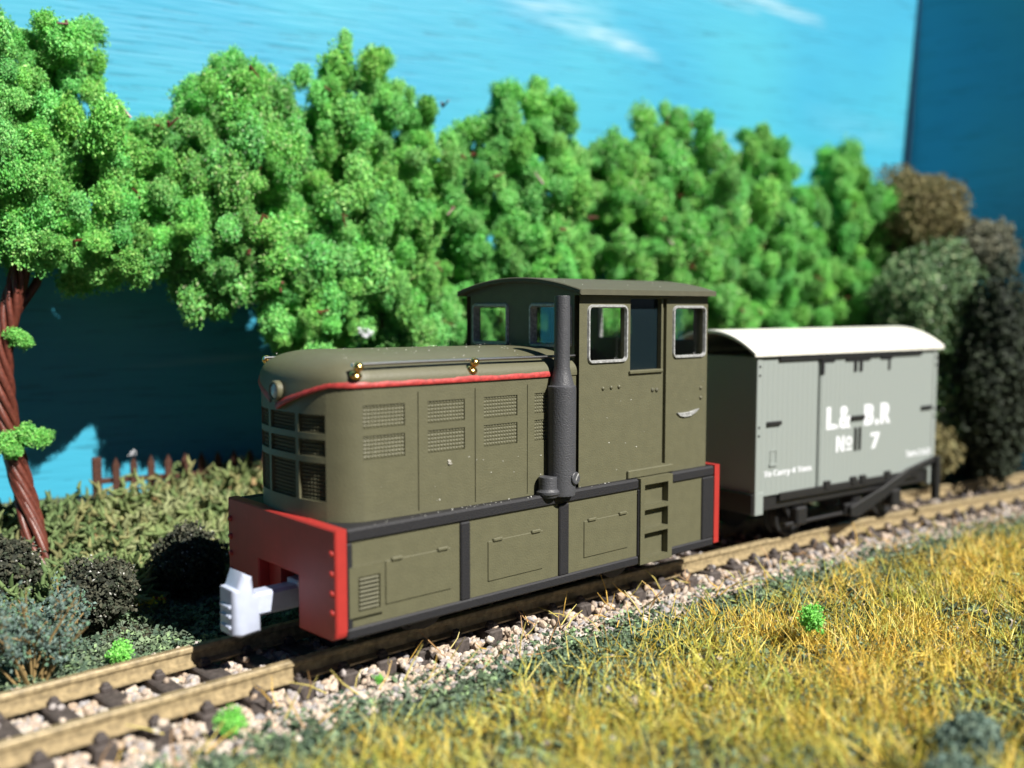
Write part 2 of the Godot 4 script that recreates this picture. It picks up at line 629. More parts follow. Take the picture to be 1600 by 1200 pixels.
func boards() -> void:
	var m := board_picture()
	# back board: front face with its own uv, and thickness behind
	var pts := [Vector2(-105, -5), Vector2(176.4, -5), Vector2(183.8, 120), Vector2(-105, 120)]
	var st := SurfaceTool.new()
	st.begin(Mesh.PRIMITIVE_TRIANGLES)
	var at := func(p: Vector2, off: float) -> Vector3: return (on_board(p.x, p.y, off) - BO) * U
	var face := func(a: Vector3, b: Vector3, c: Vector3, d: Vector3, ua: Vector2, ub: Vector2, uc: Vector2, ud: Vector2) -> void:
		var n := (b - a).cross(d - a).normalized()
		for k in [[a, ua], [c, uc], [b, ub], [a, ua], [d, ud], [c, uc]]:
			st.set_normal(n); st.set_uv(k[1]); st.add_vertex(k[0])
	var uv := func(p: Vector2) -> Vector2: return Vector2((p.x + 105.0) / 290.0, (125.0 - p.y) / 130.0)
	face.call(at.call(pts[0], 0), at.call(pts[1], 0), at.call(pts[2], 0), at.call(pts[3], 0), uv.call(pts[0]), uv.call(pts[1]), uv.call(pts[2]), uv.call(pts[3]))
	face.call(at.call(pts[1], -6), at.call(pts[0], -6), at.call(pts[3], -6), at.call(pts[2], -6), uv.call(pts[1]), uv.call(pts[0]), uv.call(pts[3]), uv.call(pts[2]))
	for k in 4:
		var a: Vector2 = pts[k]
		var b: Vector2 = pts[(k + 1) % 4]
		face.call(at.call(a, -6), at.call(b, -6), at.call(b, 0), at.call(a, 0), uv.call(a), uv.call(b), uv.call(b), uv.call(a))
	var back := put(self, "backdrop_board", st.commit(), m)
	back.position = BO * U
	tag(back, "long sunlit sky-blue painted board with white cloud streaks behind the trees", "backdrop board")
	# side board, standing out from the corner towards the viewer
	var dir := Vector3(sin(deg_to_rad(4.0)), 0, cos(deg_to_rad(4.0)))
	var c0 := on_board(176.5, -5, 0.3)
	var c1 := on_board(183.9, 120, 0.3)
	st.clear()
	st.begin(Mesh.PRIMITIVE_TRIANGLES)
	var q := [c0 + dir * 120.0, c0, c1, c1 + dir * 120.0]
	var us := [Vector2(0.45, 1), Vector2(0.05, 1), Vector2(0.05, 0.02), Vector2(0.45, 0.02)]
	for k in 4:
		q[k] = q[k] - c0
	var th := BE * 6.0
	face.call(q[0] * U, q[1] * U, q[2] * U, q[3] * U, us[0], us[1], us[2], us[3])
	face.call((q[1] + th) * U, (q[0] + th) * U, (q[3] + th) * U, (q[2] + th) * U, us[1], us[0], us[3], us[2])
	for k in 4:
		var k2 := (k + 1) % 4
		face.call((q[k] + th) * U, (q[k2] + th) * U, q[k2] * U, q[k] * U, us[k], us[k2], us[k2], us[k])
	var ms := m.duplicate()      # same blue, its colour raised to stand in for sky light in the shade
	ms.resource_name = "blue_paint_with_sky_fill"
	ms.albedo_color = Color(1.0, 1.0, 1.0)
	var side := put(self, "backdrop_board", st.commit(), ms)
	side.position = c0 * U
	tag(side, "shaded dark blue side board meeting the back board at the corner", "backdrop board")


# ------------------------------------------------------------------ track
func track() -> void:
	var t := thing("railway_track", "narrow gauge model track curving under the locomotive and wagon", "railway track", on_track(40, 0, -3.3))
	var prof := [Vector2(-0.95, -1.8), Vector2(0.95, -1.8), Vector2(0.95, -1.62), Vector2(0.32, -1.38), Vector2(0.25, -1.1), Vector2(0.25, -0.62), Vector2(0.46, -0.46), Vector2(0.47, -0.14), Vector2(0.36, 0.0), Vector2(-0.36, 0.0), Vector2(-0.47, -0.14), Vector2(-0.46, -0.46), Vector2(-0.25, -0.62), Vector2(-0.25, -1.1), Vector2(-0.32, -1.38), Vector2(-0.95, -1.62)]
	for off in [4.97, -4.97]:
		var mb := MB.new()
		var n := 60
		for i in n:
			var s0 := -95.0 + 275.0 * i / n
			var s1 := -95.0 + 275.0 * (i + 1) / n
			for k in prof.size():
				var p: Vector2 = prof[k]
				var p2: Vector2 = prof[(k + 1) % prof.size()]
				mb.quad(on_track(s0, off + p.x, p.y), on_track(s0, off + p2.x, p2.y), on_track(s1, off + p2.x, p2.y), on_track(s1, off + p.x, p.y))
		# winding: profile runs counter-clockwise seen from the left end
		part(t, "rail", mb, M.rail, 40.0)
	var sl := []
	for k in 4:
		var mb2 := MB.new()
		var w := 0.93 + 0.05 * k
		mb2.obox(Vector3.ZERO, Vector3(w, 0, 0), Vector3(0, 0.8, 0), Vector3(0, 0, 7.25 + 0.12 * (k % 3)), 0.16)
		sl.append(mb2.mesh())
	var cb := MB.new()
	cb.obox(Vector3(0, 0.1, 0), Vector3(0.52, 0, 0), Vector3(0, 0.32, 0), Vector3(0, 0, 0.42), 0.14)
	cb.obox(Vector3(0, 0.45, 0.0), Vector3(0.36, 0, 0), Vector3(0, 0.26, 0), Vector3(0, 0, 0.30), 0.14)
	var chair := cb.mesh()
	for i in 51:
		var s := -62.0 + 4.62 * i + rng.randf_range(-0.12, 0.12)
		var o := put(t, "sleeper", sl[rng.randi() % 4], M.sleeper)
		o.position = (on_track(s, 0.15 * rng.randfn(), -2.62) - org) * U
		o.rotation.y = -s / R0 + rng.randfn() * 0.012
		for side in [4.97, -4.97]:
			for d in [1.2, -1.2]:
				var ch := put(o, "rail_chair", chair, M.chair)
				ch.position = Vector3(0.0, 0.92, side + d) * U
				ch.rotation.y = rng.randfn() * 0.08


# ------------------------------------------------------------------ locomotive
func bw(x: float) -> float:
	return 9.2 - 0.75 * pow(clampf((24.0 - x) / 19.0, 0, 1), 1.5)

var nose_z := PackedFloat32Array()
var nose_s := PackedFloat32Array()

func nose_x(z: float) -> float:
	return 0.7 + 4.8 * (1.0 - pow(maxf(0.0, 1.0 - pow(clampf(absf(z) / bw(5.5), 0, 1), 2.4)), 1.0 / 2.4))

func nose_table() -> void:
	var wn := bw(5.5)
	var last := Vector2(nose_x(0.0), 0.0)
	var run := 0.0
	for k in 401:
		var z := wn * pow(sin(PI / 2 * k / 400.0), 1.0 / 1.2)
		var p := Vector2(nose_x(z), z)
		run += p.distance_to(last)
		last = p
		nose_z.append(z)
		nose_s.append(run)

func outline(u: float) -> Vector3:
	# u is the length along the bonnet seen from above, from the middle of the nose: over the near side it is positive
	var a := absf(u)
	var end := nose_s[400]
	if a <= end:
		var i := clampi(nose_s.bsearch(a), 1, 400)
		var f := (a - nose_s[i - 1]) / maxf(nose_s[i] - nose_s[i - 1], 1e-6)
		var z := lerpf(nose_z[i - 1], nose_z[i], f)
		return Vector3(nose_x(z), 0, z * signf(u))
	var xx := 5.5 + a - end
	return Vector3(xx, 0, bw(xx) * signf(u))

func out_normal(u: float) -> Vector3:
	var d := outline(u + 0.02) - outline(u - 0.02)
	var n := Vector3(-d.z, 0, d.x).normalized()
	return n

func u_of_x(x: float) -> float:
	return x - 5.5 + nose_s[400]

func u_of_z(z: float) -> float:
	var i := clampi(nose_z.bsearch(absf(z)), 1, 400)
	var f := (absf(z) - nose_z[i - 1]) / maxf(nose_z[i] - nose_z[i - 1], 1e-6)
	return lerpf(nose_s[i - 1], nose_s[i], f) * signf(z)

func uniq(a: Array) -> Array:
	a.sort()
	var out := []
	for x in a:
		if out.is_empty() or x - out[-1] > 1e-3:
			out.append(x)
	return out

func rail_y(u: float) -> float:      # lower edge of the bonnet's cap: level along the sides, a V on the nose
	var z := absf(outline(u).z)
	if absf(u) > nose_s[400]:
		return 25.3
	return 22.95 + 2.35 * pow(clampf(z / 6.6, 0, 1), 0.85)

func grille(parent: Node3D, called: String, u0: float, u1: float, y0: float, y1: float, inset: float, nu: int, ny: int, h: float, m: Material) -> void:
	# a recessed sheet of small raised lozenges
	var mb := MB.new()
	var pos := func(u: float, y: float, t: float) -> Vector3:
		var p := outline(u) - out_normal(u) * t
		p.y = y
		return p
	for i in nu:
		for j in ny:
			var a := lerpf(u0, u1, float(i) / nu)
			var b := lerpf(u0, u1, float(i + 1) / nu)
			var c := lerpf(y0, y1, float(j) / ny)
			var d := lerpf(y0, y1, float(j + 1) / ny)
			var um := (a + b) * 0.5
			var ym := (c + d) * 0.5
			var A: Vector3 = pos.call(a, c, inset)
			var B: Vector3 = pos.call(b, c, inset)
			var C: Vector3 = pos.call(b, d, inset)
			var D: Vector3 = pos.call(a, d, inset)
			var q := 0.26
			var E: Vector3 = pos.call(lerpf(um, a, q), lerpf(ym, c, q), inset - h)
			var F: Vector3 = pos.call(lerpf(um, b, q), lerpf(ym, c, q), inset - h)
			var G: Vector3 = pos.call(lerpf(um, b, q), lerpf(ym, d, q), inset - h)
			var H: Vector3 = pos.call(lerpf(um, a, q), lerpf(ym, d, q), inset - h)
			mb.quad(A, B, F, E); mb.quad(B, C, G, F); mb.quad(C, D, H, G); mb.quad(D, A, E, H); mb.quad(E, F, G, H)
	part(parent, called, mb, m)

func locomotive() -> void:
	var L := thing("diesel_locomotive", "olive green model diesel shunter with red buffer beams and tall grey exhaust", "locomotive", Vector3(27.8, 0, 0))
	var W := 10.45
	# ---- frames
	var mb := MB.new()
	mb.box(Vector3(1.16, 12.0, -10.1), Vector3(54.5, 12.88, 10.1), 0.1)
	part(L, "footplate", mb, M.frame_black, 30.0)
	mb = MB.new()
	mb.box(Vector3(2.6, 3.3, -9.3), Vector3(53.6, 11.99, 9.3))
	part(L, "chassis_block", mb, M.inside)
	for x in [13.5, 42.0]:
		for s in [-1.0, 1.0]:
			mb = MB.new()
			mb.lathe([Vector2(0, -0.9), Vector2(3.5, -0.9), Vector2(3.5, -0.6), Vector2(3.1, -0.5), Vector2(3.05, 0.3), Vector2(2.5, 0.4), Vector2(0, 0.4)], Vector3(x, 3.1, s * 4.85), Vector3(0, 0, s), 24)
			part(L, "wheel", mb, M.black_plastic, 40.0)
	for s in [1.0, -1.0]:
		var spans := [[1.17, 40.35], [46.2, 54.49]] if s > 0 else [[1.17, 54.49]]
		for q in spans:
			mb = MB.new()
			mb.box(Vector3(q[0], 11.7, minf(s * 9.4, s * W)), Vector3(q[1], 12.98, maxf(s * 9.4, s * W)), 0.22)
			part(L, "top_rail", mb, M.frame_black, 30.0)
			mb = MB.new()
			mb.box(Vector3(q[0], 2.95, minf(s * 9.4, s * W)), Vector3(q[1], 3.95, maxf(s * 9.4, s * W)), 0.16)
			part(L, "bottom_rail", mb, M.frame_black, 30.0)
		var posts := [[1.17, 1.8], [14.12, 15.33], [27.55, 29.0], [52.2, 54.49]]
		if s > 0:
			posts.append([40.22, 40.42])
		for q in posts:
			mb = MB.new()
			mb.box(Vector3(q[0], 3.951, minf(s * 9.4, s * (W - 0.01))), Vector3(q[1], 11.699, maxf(s * 9.4, s * (W - 0.01))), 0.12)
			part(L, "frame_post", mb, M.frame_black, 30.0)
		var bays := [[1.8, 14.12], [15.33, 27.55], [29.0, 40.22], [46.2, 52.2]] if s > 0 else [[1.8, 14.12], [15.33, 27.55], [29.0, 52.2]]
		var hat := [[5.4, 13.0, 5.4, 9.45], [17.7, 25.22, 5.2, 9.28], [31.45, 38.65, 5.25, 9.3]]
		for i in bays.size():
			var q = bays[i]
			mb = MB.new()
			mb.box(Vector3(q[0] + 0.002, 3.952, minf(s * 9.45, s * 10.18)), Vector3(q[1] - 0.002, 11.698, maxf(s * 9.45, s * 10.18)))
			var pn := part(L, "side_panel", mb, M.olive)
			if i < 3:
				var h = hat[i]
				mb = MB.new()
				mb.box(Vector3(h[0], h[2], minf(s * 10.1, s * 10.31)), Vector3(h[1], h[3], maxf(s * 10.1, s * 10.31)), 0.05)
				part(pn, "hatch", mb, M.olive)
				for xx in [0.16, 0.86]:
					mb = MB.new()
					var hx := lerpf(h[0], h[1], xx)
					mb.box(Vector3(hx - 0.62, h[3] - 0.12, minf(s * 10.2, s * 10.5)), Vector3(hx + 0.62, h[3] + 0.24, maxf(s * 10.2, s * 10.5)), 0.09)
					part(pn, "hinge", mb, M.olive, 30.0)
		# louvre box at the front corner
		mb = MB.new()
		var lus := uniq([1.35, 2.3, 4.62, 5.05])
		var lys := uniq([4.9, 5.35, 8.5, 9.5])
		var lp := func(u: float, y: float, t: float) -> Vector3: return Vector3(u, y, s * (10.52 - t))
		mb.shell(lus, lys, lp, [[2.3, 4.62, 5.35, 8.5, 0.22]])
		mb.face4(Vector3(1.35, 4.9, s * 10.52), Vector3(1.35, 9.5, s * 10.52), Vector3(1.35, 9.5, s * 10.1), Vector3(1.35, 4.9, s * 10.1), Vector3(-1, 0, 0))
		mb.face4(Vector3(5.05, 4.9, s * 10.52), Vector3(5.05, 9.5, s * 10.52), Vector3(5.05, 9.5, s * 10.1), Vector3(5.05, 4.9, s * 10.1), Vector3(1, 0, 0))
		mb.face4(Vector3(1.35, 9.5, s * 10.52), Vector3(5.05, 9.5, s * 10.52), Vector3(5.05, 9.5, s * 10.1), Vector3(1.35, 9.5, s * 10.1), Vector3(0, 1, 0))
		mb.face4(Vector3(1.35, 4.9, s * 10.52), Vector3(5.05, 4.9, s * 10.52), Vector3(5.05, 4.9, s * 10.1), Vector3(1.35, 4.9, s * 10.1), Vector3(0, -1, 0))
		var lb := part(L, "louvre_box", mb, M.olive)
		for k in 8:
			var yy := 5.6 + k * 0.38
			mb = MB.new()
			mb.obox(Vector3(3.46, yy, s * 10.42), Vector3(1.05, 0, 0), Vector3(0, 0.10, s * -0.05), Vector3(0, 0.035, s * 0.10) * (1.0 if s > 0 else -1.0), 0.05)
			part(lb, "slat", mb, M.olive, 40.0)
	# ---- ladder set into the near side
	mb = MB.new()
	var us := uniq([40.43, 41.15, 45.35, 46.15])
	var ys := uniq([2.9, 3.6, 6.45, 6.95, 9.2, 9.75, 12.15, 12.95])
	var lpos := func(u: float, y: float, t: float) -> Vector3: return Vector3(u, y, 10.58 - t)
	mb.shell(us, ys, lpos, [[41.15, 45.35, 3.6, 6.45, 0.85], [41.15, 45.35, 6.95, 9.2, 0.85], [41.15, 45.35, 9.75, 12.15, 0.85]])
	mb.quad(Vector3(40.43, 2.9, 9.5), Vector3(40.43, 2.9, 10.58), Vector3(40.43, 12.95, 10.58), Vector3(40.43, 12.95, 9.5))
	mb.quad(Vector3(46.15, 2.9, 10.58), Vector3(46.15, 2.9, 9.5), Vector3(46.15, 12.95, 9.5), Vector3(46.15, 12.95, 10.58))
	mb.quad(Vector3(40.43, 12.95, 10.58), Vector3(46.15, 12.95, 10.58), Vector3(46.15, 12.95, 9.5), Vector3(40.43, 12.95, 9.5))
	mb.quad(Vector3(40.43, 2.9, 9.5), Vector3(46.15, 2.9, 9.5), Vector3(46.15, 2.9, 10.58), Vector3(40.43, 2.9, 10.58))
	part(L, "cab_steps", mb, M.olive)
	# ---- buffer beams
	var poly := PackedVector2Array([Vector2(-W, 3.5), Vector2(-W + 0.3, 3.2), Vector2(-3.95, 2.75), Vector2(-3.95, 7.82), Vector2(3.85, 7.82), Vector2(3.85, 2.75), Vector2(W - 0.9, 2.95), Vector2(W - 0.25, 3.3), Vector2(W, 3.9), Vector2(W, 13.05), Vector2(-W, 13.05)])
	mb = MB.new()
	mb.extrude(poly, Vector3(1.159, 0, 0), Vector3(0, 0, 1), Vector3(0, 1, 0), 1.159, 0.14)
	var beam := part(L, "front_buffer_beam", mb, M.red, 25.0)
	for s in [1.0, -1.0]:
		for y in [10.92, 9.1, 7.33, 5.58]:
			mb = MB.new()
			mb.dome(Vector3(0.0, y, s * 9.85), Vector3(-1, 0, 0), 0.34, 0.27)
			part(beam, "rivet", mb, M.red, 60.0)
	mb = MB.new()
	mb.box(Vector3(1.16, 4.0, -3.94), Vector3(2.59, 7.9, -1.6))
	mb.box(Vector3(1.16, 7.2, -1.6), Vector3(2.59, 7.9, 3.84))
	part(beam, "coupler_pocket", mb, M.red)
	mb = MB.new()
	mb.extrude(PackedVector2Array([Vector2(-W, 3.2), Vector2(W, 3.2), Vector2(W, 13.05), Vector2(-W, 13.05)]), Vector3(54.5, 0, 0), Vector3(0, 0, -1), Vector3(0, 1, 0), 1.14, 0.16)
	part(L, "rear_buffer_beam", mb, M.red, 25.0)
	# ---- white coupler
	mb = MB.new()
	mb.box(Vector3(-3.0, 3.72, -0.9), Vector3(2.4, 5.98, 1.08), 0.3)
	mb.obox(Vector3(2.9, 5.1, 0.0), Vector3(1.4, 0.0, 0), Vector3(0, 1.25, 0), Vector3(0, 0, 1.1), 0.12)
	var cp := part(L, "coupler", mb, M.white_plastic, 30.0)
	mb = MB.new()
	var head := PackedVector2Array([Vector2(-5.3, 2.45), Vector2(-4.4, 2.05), Vector2(-2.35, 2.25), Vector2(-2.4, 5.7), Vector2(-3.0, 6.0), Vector2(-3.15, 7.6), Vector2(-4.2, 8.2), Vector2(-4.75, 6.75), Vector2(-5.25, 6.7)])
	mb.extrude(head, Vector3(0, 0, -1.35), Vector3(1, 0, 0), Vector3(0, 1, 0), 2.62, 0.42)
	part(cp, "coupler_hook", mb, M.white_plastic, 62.0)
	for y in [3.2, 4.2, 5.1]:
		mb = MB.new()
		mb.obox(Vector3(-5.32, y, -0.1), Vector3(0.14, 0.1, 0), Vector3(-0.08, 0.12, 0), Vector3(0, 0, 0.95), 0.05)
		part(cp, "rib", mb, M.white_plastic, 30.0)
	bonnet(L)
	exhaust(L)
	cab(L)
	# dust on the upper surfaces
	var dm := MB.new()
	dm.crumb(Vector3.ZERO, 1.0, rng)
	var where := []
	var cols := []
	for i in 210:
		var p: Vector3
		var r := rng.randf()
		if r < 0.55:
			var x := rng.randf_range(3, 31)
			var z := rng.randf_range(-9, 8.9)
			p = Vector3(x, cap_y(z / bw(x)), z)
		elif r < 0.70:
			p = Vector3(rng.randf_range(3, 39), 13.0, rng.randf_range(9.5, 10.4))
		elif r < 0.8:
			p = Vector3(rng.randf_range(30.5, 54), 0, rng.randf_range(-10, 10.3))
			p.y = roof_y(p.z) + 0.02
		elif r < 0.9:
			p = Vector3(rng.randf_range(31.5, 53), rng.randf_range(14, 25), 9.63)
		else:
			p = Vector3(rng.randf_range(6, 29), rng.randf_range(13.5, 18), 0)
			p.z = bw(p.x) + 0.02
		where.append(Transform3D(any_basis(rng.randf_range(0.03, 0.08)), p))
		var w := rng.randf_range(0.5, 0.8)
		cols.append(Color(w, w, w * 0.92))
	for i in 14:
		where.append(Transform3D(any_basis(rng.randf_range(0.07, 0.14)), Vector3(13.9 + rng.randfn() * 0.09, 17.5 + rng.randfn() * 0.16, bw(13.9) + 0.08)))
		cols.append(Color(0.55, 0.53, 0.48))
	org = Vector3(27.8, 0, 0)
	scatter(L, "dust_specks", dm.mesh(), M.scatter, where, cols).set_meta("kind", "stuff")

func cap_y(r: float, crown := 28.45) -> float:
	return 25.6 + (crown - 25.6) * pow(maxf(0.0, 1.0 - pow(clampf(absf(r), 0, 1), 2.6)), 1.0 / 2.2)

func bonnet(L: Node3D) -> void:
	var xe := 31.25
	var ue := u_of_x(xe)
	var mb := MB.new()
	var ulist := [-ue, ue]
	for k in range(-12, 13):
		ulist.append(nose_s[400] * k / 12.0)
	var zc := [2.35, 2.85, 6.1]
	for z in zc:
		ulist.append(u_of_z(z)); ulist.append(-u_of_z(z))
	var xg := [4.45, 8.82, 11.42, 15.8, 18.2, 22.6, 25.0, 29.3]
	var seams := [10.3, 17.08, 23.98]
	for x in xg:
		if x > 5.5:
			ulist.append(u_of_x(x)); ulist.append(-u_of_x(x))
	for x in seams:
		for d in [-0.05, 0.05]:
			ulist.append(u_of_x(x + d)); ulist.append(-u_of_x(x + d))
	# the first side grille starts on the nose's shoulder
	var ug := u_of_x(8.82) - 4.45
	ulist.append(ug); ulist.append(-ug)
	var fr := [[14.75, 18.3], [18.9, 20.45], [21.05, 22.75]]
	var sr := [[18.62, 20.8], [21.5, 23.62]]
	var ylist := [12.9, 13.15, 25.5, 24.6, 24.0]
	for q in fr + sr:
		ylist.append_array(q)
	var holes := []
	for q in fr:
		holes.append([-u_of_z(2.35), u_of_z(2.35), q[0], q[1], 0.55])
		for s in [[u_of_z(2.85), u_of_z(6.1)], [-u_of_z(6.1), -u_of_z(2.85)]]:
			holes.append([s[0], s[1], q[0], q[1], 0.55])
	var sides := [[ug, u_of_x(8.82)], [u_of_x(11.42), u_of_x(15.8)], [u_of_x(18.2), u_of_x(22.6)], [u_of_x(25.0), u_of_x(29.3)]]
	for q in sr:
		for sd in sides:
			holes.append([sd[0], sd[1], q[0], q[1], 0.17])
			holes.append([-sd[1], -sd[0], q[0], q[1], 0.17])
	for x in seams:
		holes.append([u_of_x(x - 0.05), u_of_x(x + 0.05), 13.15, 24.6, 0.12])
		holes.append([-u_of_x(x + 0.05), -u_of_x(x - 0.05), 13.15, 24.6, 0.12])
	var pos := func(u: float, y: float, t: float) -> Vector3:
		var p := outline(u) - out_normal(u) * t
		p.y = y
		return p
	mb.shell(uniq(ulist), uniq(ylist), pos, holes)
	var B := part(L, "bonnet", mb, M.olive, 28.0)
	for q in fr:
		var ny := roundi((q[1] - q[0]) / 0.36)
		grille(B, "radiator_grille", -u_of_z(2.35), u_of_z(2.35), q[0], q[1], 0.5, 12, ny, 0.27, M.olive)
		grille(B, "radiator_grille", u_of_z(2.85), u_of_z(6.1), q[0], q[1], 0.5, 8, ny, 0.27, M.olive)
		grille(B, "radiator_grille", -u_of_z(6.1), -u_of_z(2.85), q[0], q[1], 0.5, 8, ny, 0.27, M.olive)
	for q in sr:
		for sd in sides:
			grille(B, "side_grille", sd[0], sd[1], q[0], q[1], 0.16, 12, 6, 0.10, M.olive)
			grille(B, "side_grille", -sd[1], -sd[0], q[0], q[1], 0.16, 12, 6, 0.10, M.olive)
	# domed cap with its V on the nose
	mb = MB.new()
	var cu := []
	for k in range(-40, 41):
		cu.append(nose_s[400] * k / 40.0)
	var xx := 6.5
	while xx < xe:
		cu.append(u_of_x(xx)); cu.append(-u_of_x(xx))
		xx += 1.4
	cu.append(ue); cu.append(-ue)
	cu = uniq(cu)
	var rows := 26
	var at := func(u: float, r: int) -> Vector3:
		var z := absf(outline(u).z)
		var nose := (1.0 - smoothstep(0.0, 7.0, z)) if absf(u) <= nose_s[400] else 0.0
		var proud := 0.12 + 0.34 * nose
		var p := outline(u) + out_normal(u) * proud
		var yb := rail_y(u)
		if r == 0:
			p = outline(u) - out_normal(u) * 0.05
			p.y = yb
		elif r <= 4:
			var f := (r - 1) / 3.0
			p.y = lerpf(yb, 25.6, f)
			p -= out_normal(u) * (proud - 0.12) * f * f * 0.6
		else:
			var k := (r - 4) / float(rows - 5)
			k = 1.0 - cos(k * PI / 2) if k < 1.0 else 1.0
			p -= out_normal(u) * (proud - 0.12) * 0.6
			var sp := Vector3(6.2, 0, 0) if absf(u) <= nose_s[400] else Vector3(maxf(p.x, 6.2), 0, 0)
			var crown := 28.5 - 0.25 * clampf((p.x - 4.0) / 27.0, 0, 1)
			p = p.lerp(sp, k)
			p.y = cap_y(1.0 - k, crown)
		return p
	for i in cu.size() - 1:
		for r in rows - 1:
			mb.quad(at.call(cu[i], r), at.call(cu[i + 1], r), at.call(cu[i + 1], r + 1), at.call(cu[i], r + 1))
	part(B, "bonnet_cap", mb, M.olive, 50.0)
	# hand-painted red line along the cap's lower edge
	mb = MB.new()
	var wob := FastNoiseLite.new()
	wob.seed = 2; wob.frequency = 0.35
	var line := func(u: float, k: int) -> Vector3:
		var z := absf(outline(u).z)
		var nose := (1.0 - smoothstep(0.0, 7.0, z)) if absf(u) <= nose_s[400] else 0.0
		var hgt := 0.52 + 0.16 * wob.get_noise_2d(u, 3.0) + 0.10 * nose
		var f: float = [0.0, 0.02, 0.3, 0.75, 1.0][k]
		var o: float = [0.06, 0.19, 0.26, 0.20, 0.10][k]
		var p := outline(u) + out_normal(u) * (0.34 * nose + o)
		p.y = rail_y(u) - 0.03 + hgt * f
		return p
	var lu := []
	for i in cu.size() - 1:
		for k in 3:
			lu.append(lerpf(cu[i], cu[i + 1], k / 3.0))
	for i in lu.size() - 1:
		if lu[i + 1] > u_of_x(30.2):
			break
		if absf(lu[i] + 0.8) < 0.55 or lu[i] < -u_of_x(30.2):
			continue
		for k in 4:
			mb.quad(line.call(lu[i], k), line.call(lu[i + 1], k), line.call(lu[i + 1], k + 1), line.call(lu[i], k + 1))
	part(B, "red_line", mb, M.red_line, 50.0)
	# headlight
	mb = MB.new()
	mb.lathe([Vector2(0.98, -0.4), Vector2(0.98, 0.42), Vector2(0.90, 0.52), Vector2(0.78, 0.52), Vector2(0.74, 0.36)], Vector3(0.35, 24.72, 0), Vector3(-1, 0, 0), 24)
	var hl := part(B, "headlight", mb, M.olive, 30.0)
	mb = MB.new()
	mb.lathe([Vector2(0.76, 0.3), Vector2(0.6, 0.46), Vector2(0.3, 0.54), Vector2(0, 0.56)], Vector3(0.35, 24.72, 0), Vector3(-1, 0, 0), 24)
	part(hl, "lens", mb, M.lens, 60.0)
	# handrails
	for s in [1.0, -1.0]:
		mb = MB.new()
		mb.tube(PackedVector3Array([Vector3(3.3, 27.38, s * 8.3), Vector3(10, 27.42, s * 8.52), Vector3(17, 27.4, s * 8.72), Vector3(24, 27.38, s * 8.92), Vector3(31.2, 27.36, s * 8.95)]), PackedFloat32Array([0.17]), 8)
		var hr := part(L, "handrail", mb, M.wire, 60.0)
		for x in [3.75, 16.85]:
			var z: float = s * (bw(x) - 0.22)
			var y := cap_y((bw(x) - 0.25) / bw(x)) - 0.05
			var d := (Vector3(x, 27.42, s * (8.33 if x < 5 else 8.72)) - Vector3(x, y, z))
			mb = MB.new()
			mb.lathe([Vector2(0.0, -0.1), Vector2(0.56, -0.1), Vector2(0.6, 0.05), Vector2(0.52, 0.2), Vector2(0.3, 0.3), Vector2(0.26, 0.5), Vector2(0.36, 0.62), Vector2(0.46, 0.82), Vector2(0.47, 1.02), Vector2(0.36, 1.22), Vector2(0.0, 1.34)], Vector3(x, y, z), Vector3(0, 0.86, s * 0.5), 14)
			part(hr, "handrail_knob", mb, M.brass, 50.0)

func exhaust(L: Node3D) -> void:
	var c := Vector3(28.0, 0, 10.2)
	var mb := MB.new()
	mb.lathe([Vector2(1.46, 12.7), Vector2(1.5, 13.0), Vector2(1.52, 24.0), Vector2(1.50, 24.28), Vector2(1.42, 24.36), Vector2(1.30, 24.42), Vector2(1.18, 24.9), Vector2(0.98, 25.6), Vector2(0.85, 26.25), Vector2(0.83, 27.5), Vector2(0.83, 33.72), Vector2(0.78, 33.8), Vector2(0.55, 33.8), Vector2(0.55, 32.5), Vector2(0, 32.5)], c, Vector3.UP, 32)
	var e := part(L, "exhaust_stack", mb, M.exhaust_grey, 40.0)
	mb = MB.new()
	var ax := Vector3(0.15, 0.05, 1.0).normalized()
	var o := c + Vector3(0.55, 14.55, 1.15)
	mb.lathe([Vector2(0.66, -0.5), Vector2(0.68, 0.42), Vector2(0.6, 0.5), Vector2(0, 0.5)], o, ax, 20)
	var cap := part(e, "screw_cap", mb, M.exhaust_grey, 35.0)
	mb = MB.new()
	mb.obox(o + ax * 0.5, Vector3(0.28, 0.48, 0), Vector3(-0.075, 0.045, 0.0), Vector3(0, 0, 0.03), 0.015)
	part(cap, "slot", mb, M.silver)
	mb = MB.new()
	var p := Vector3(26.05, 0, 10.15)
	mb.lathe([Vector2(1.0, 12.7), Vector2(1.1, 12.95), Vector2(1.22, 13.05), Vector2(1.24, 13.3), Vector2(1.04, 13.5), Vector2(0.98, 13.65), Vector2(0.98, 14.75), Vector2(0.92, 14.85), Vector2(0, 14.85)], p, Vector3.UP, 24)
	mb.tube(PackedVector3Array([p + Vector3(0.6, 14.1, 0.2), p + Vector3(1.3, 14.0, 0.5), c + Vector3(0, 14.0, 0.8)]), PackedFloat32Array([0.36, 0.4, 0.36]), 10)
	part(L, "filter_pot", mb, M.exhaust_grey, 40.0)

func roof_y(z: float) -> float:
	return 36.0 - 1.5 * (z / 10.6) * (z / 10.6)

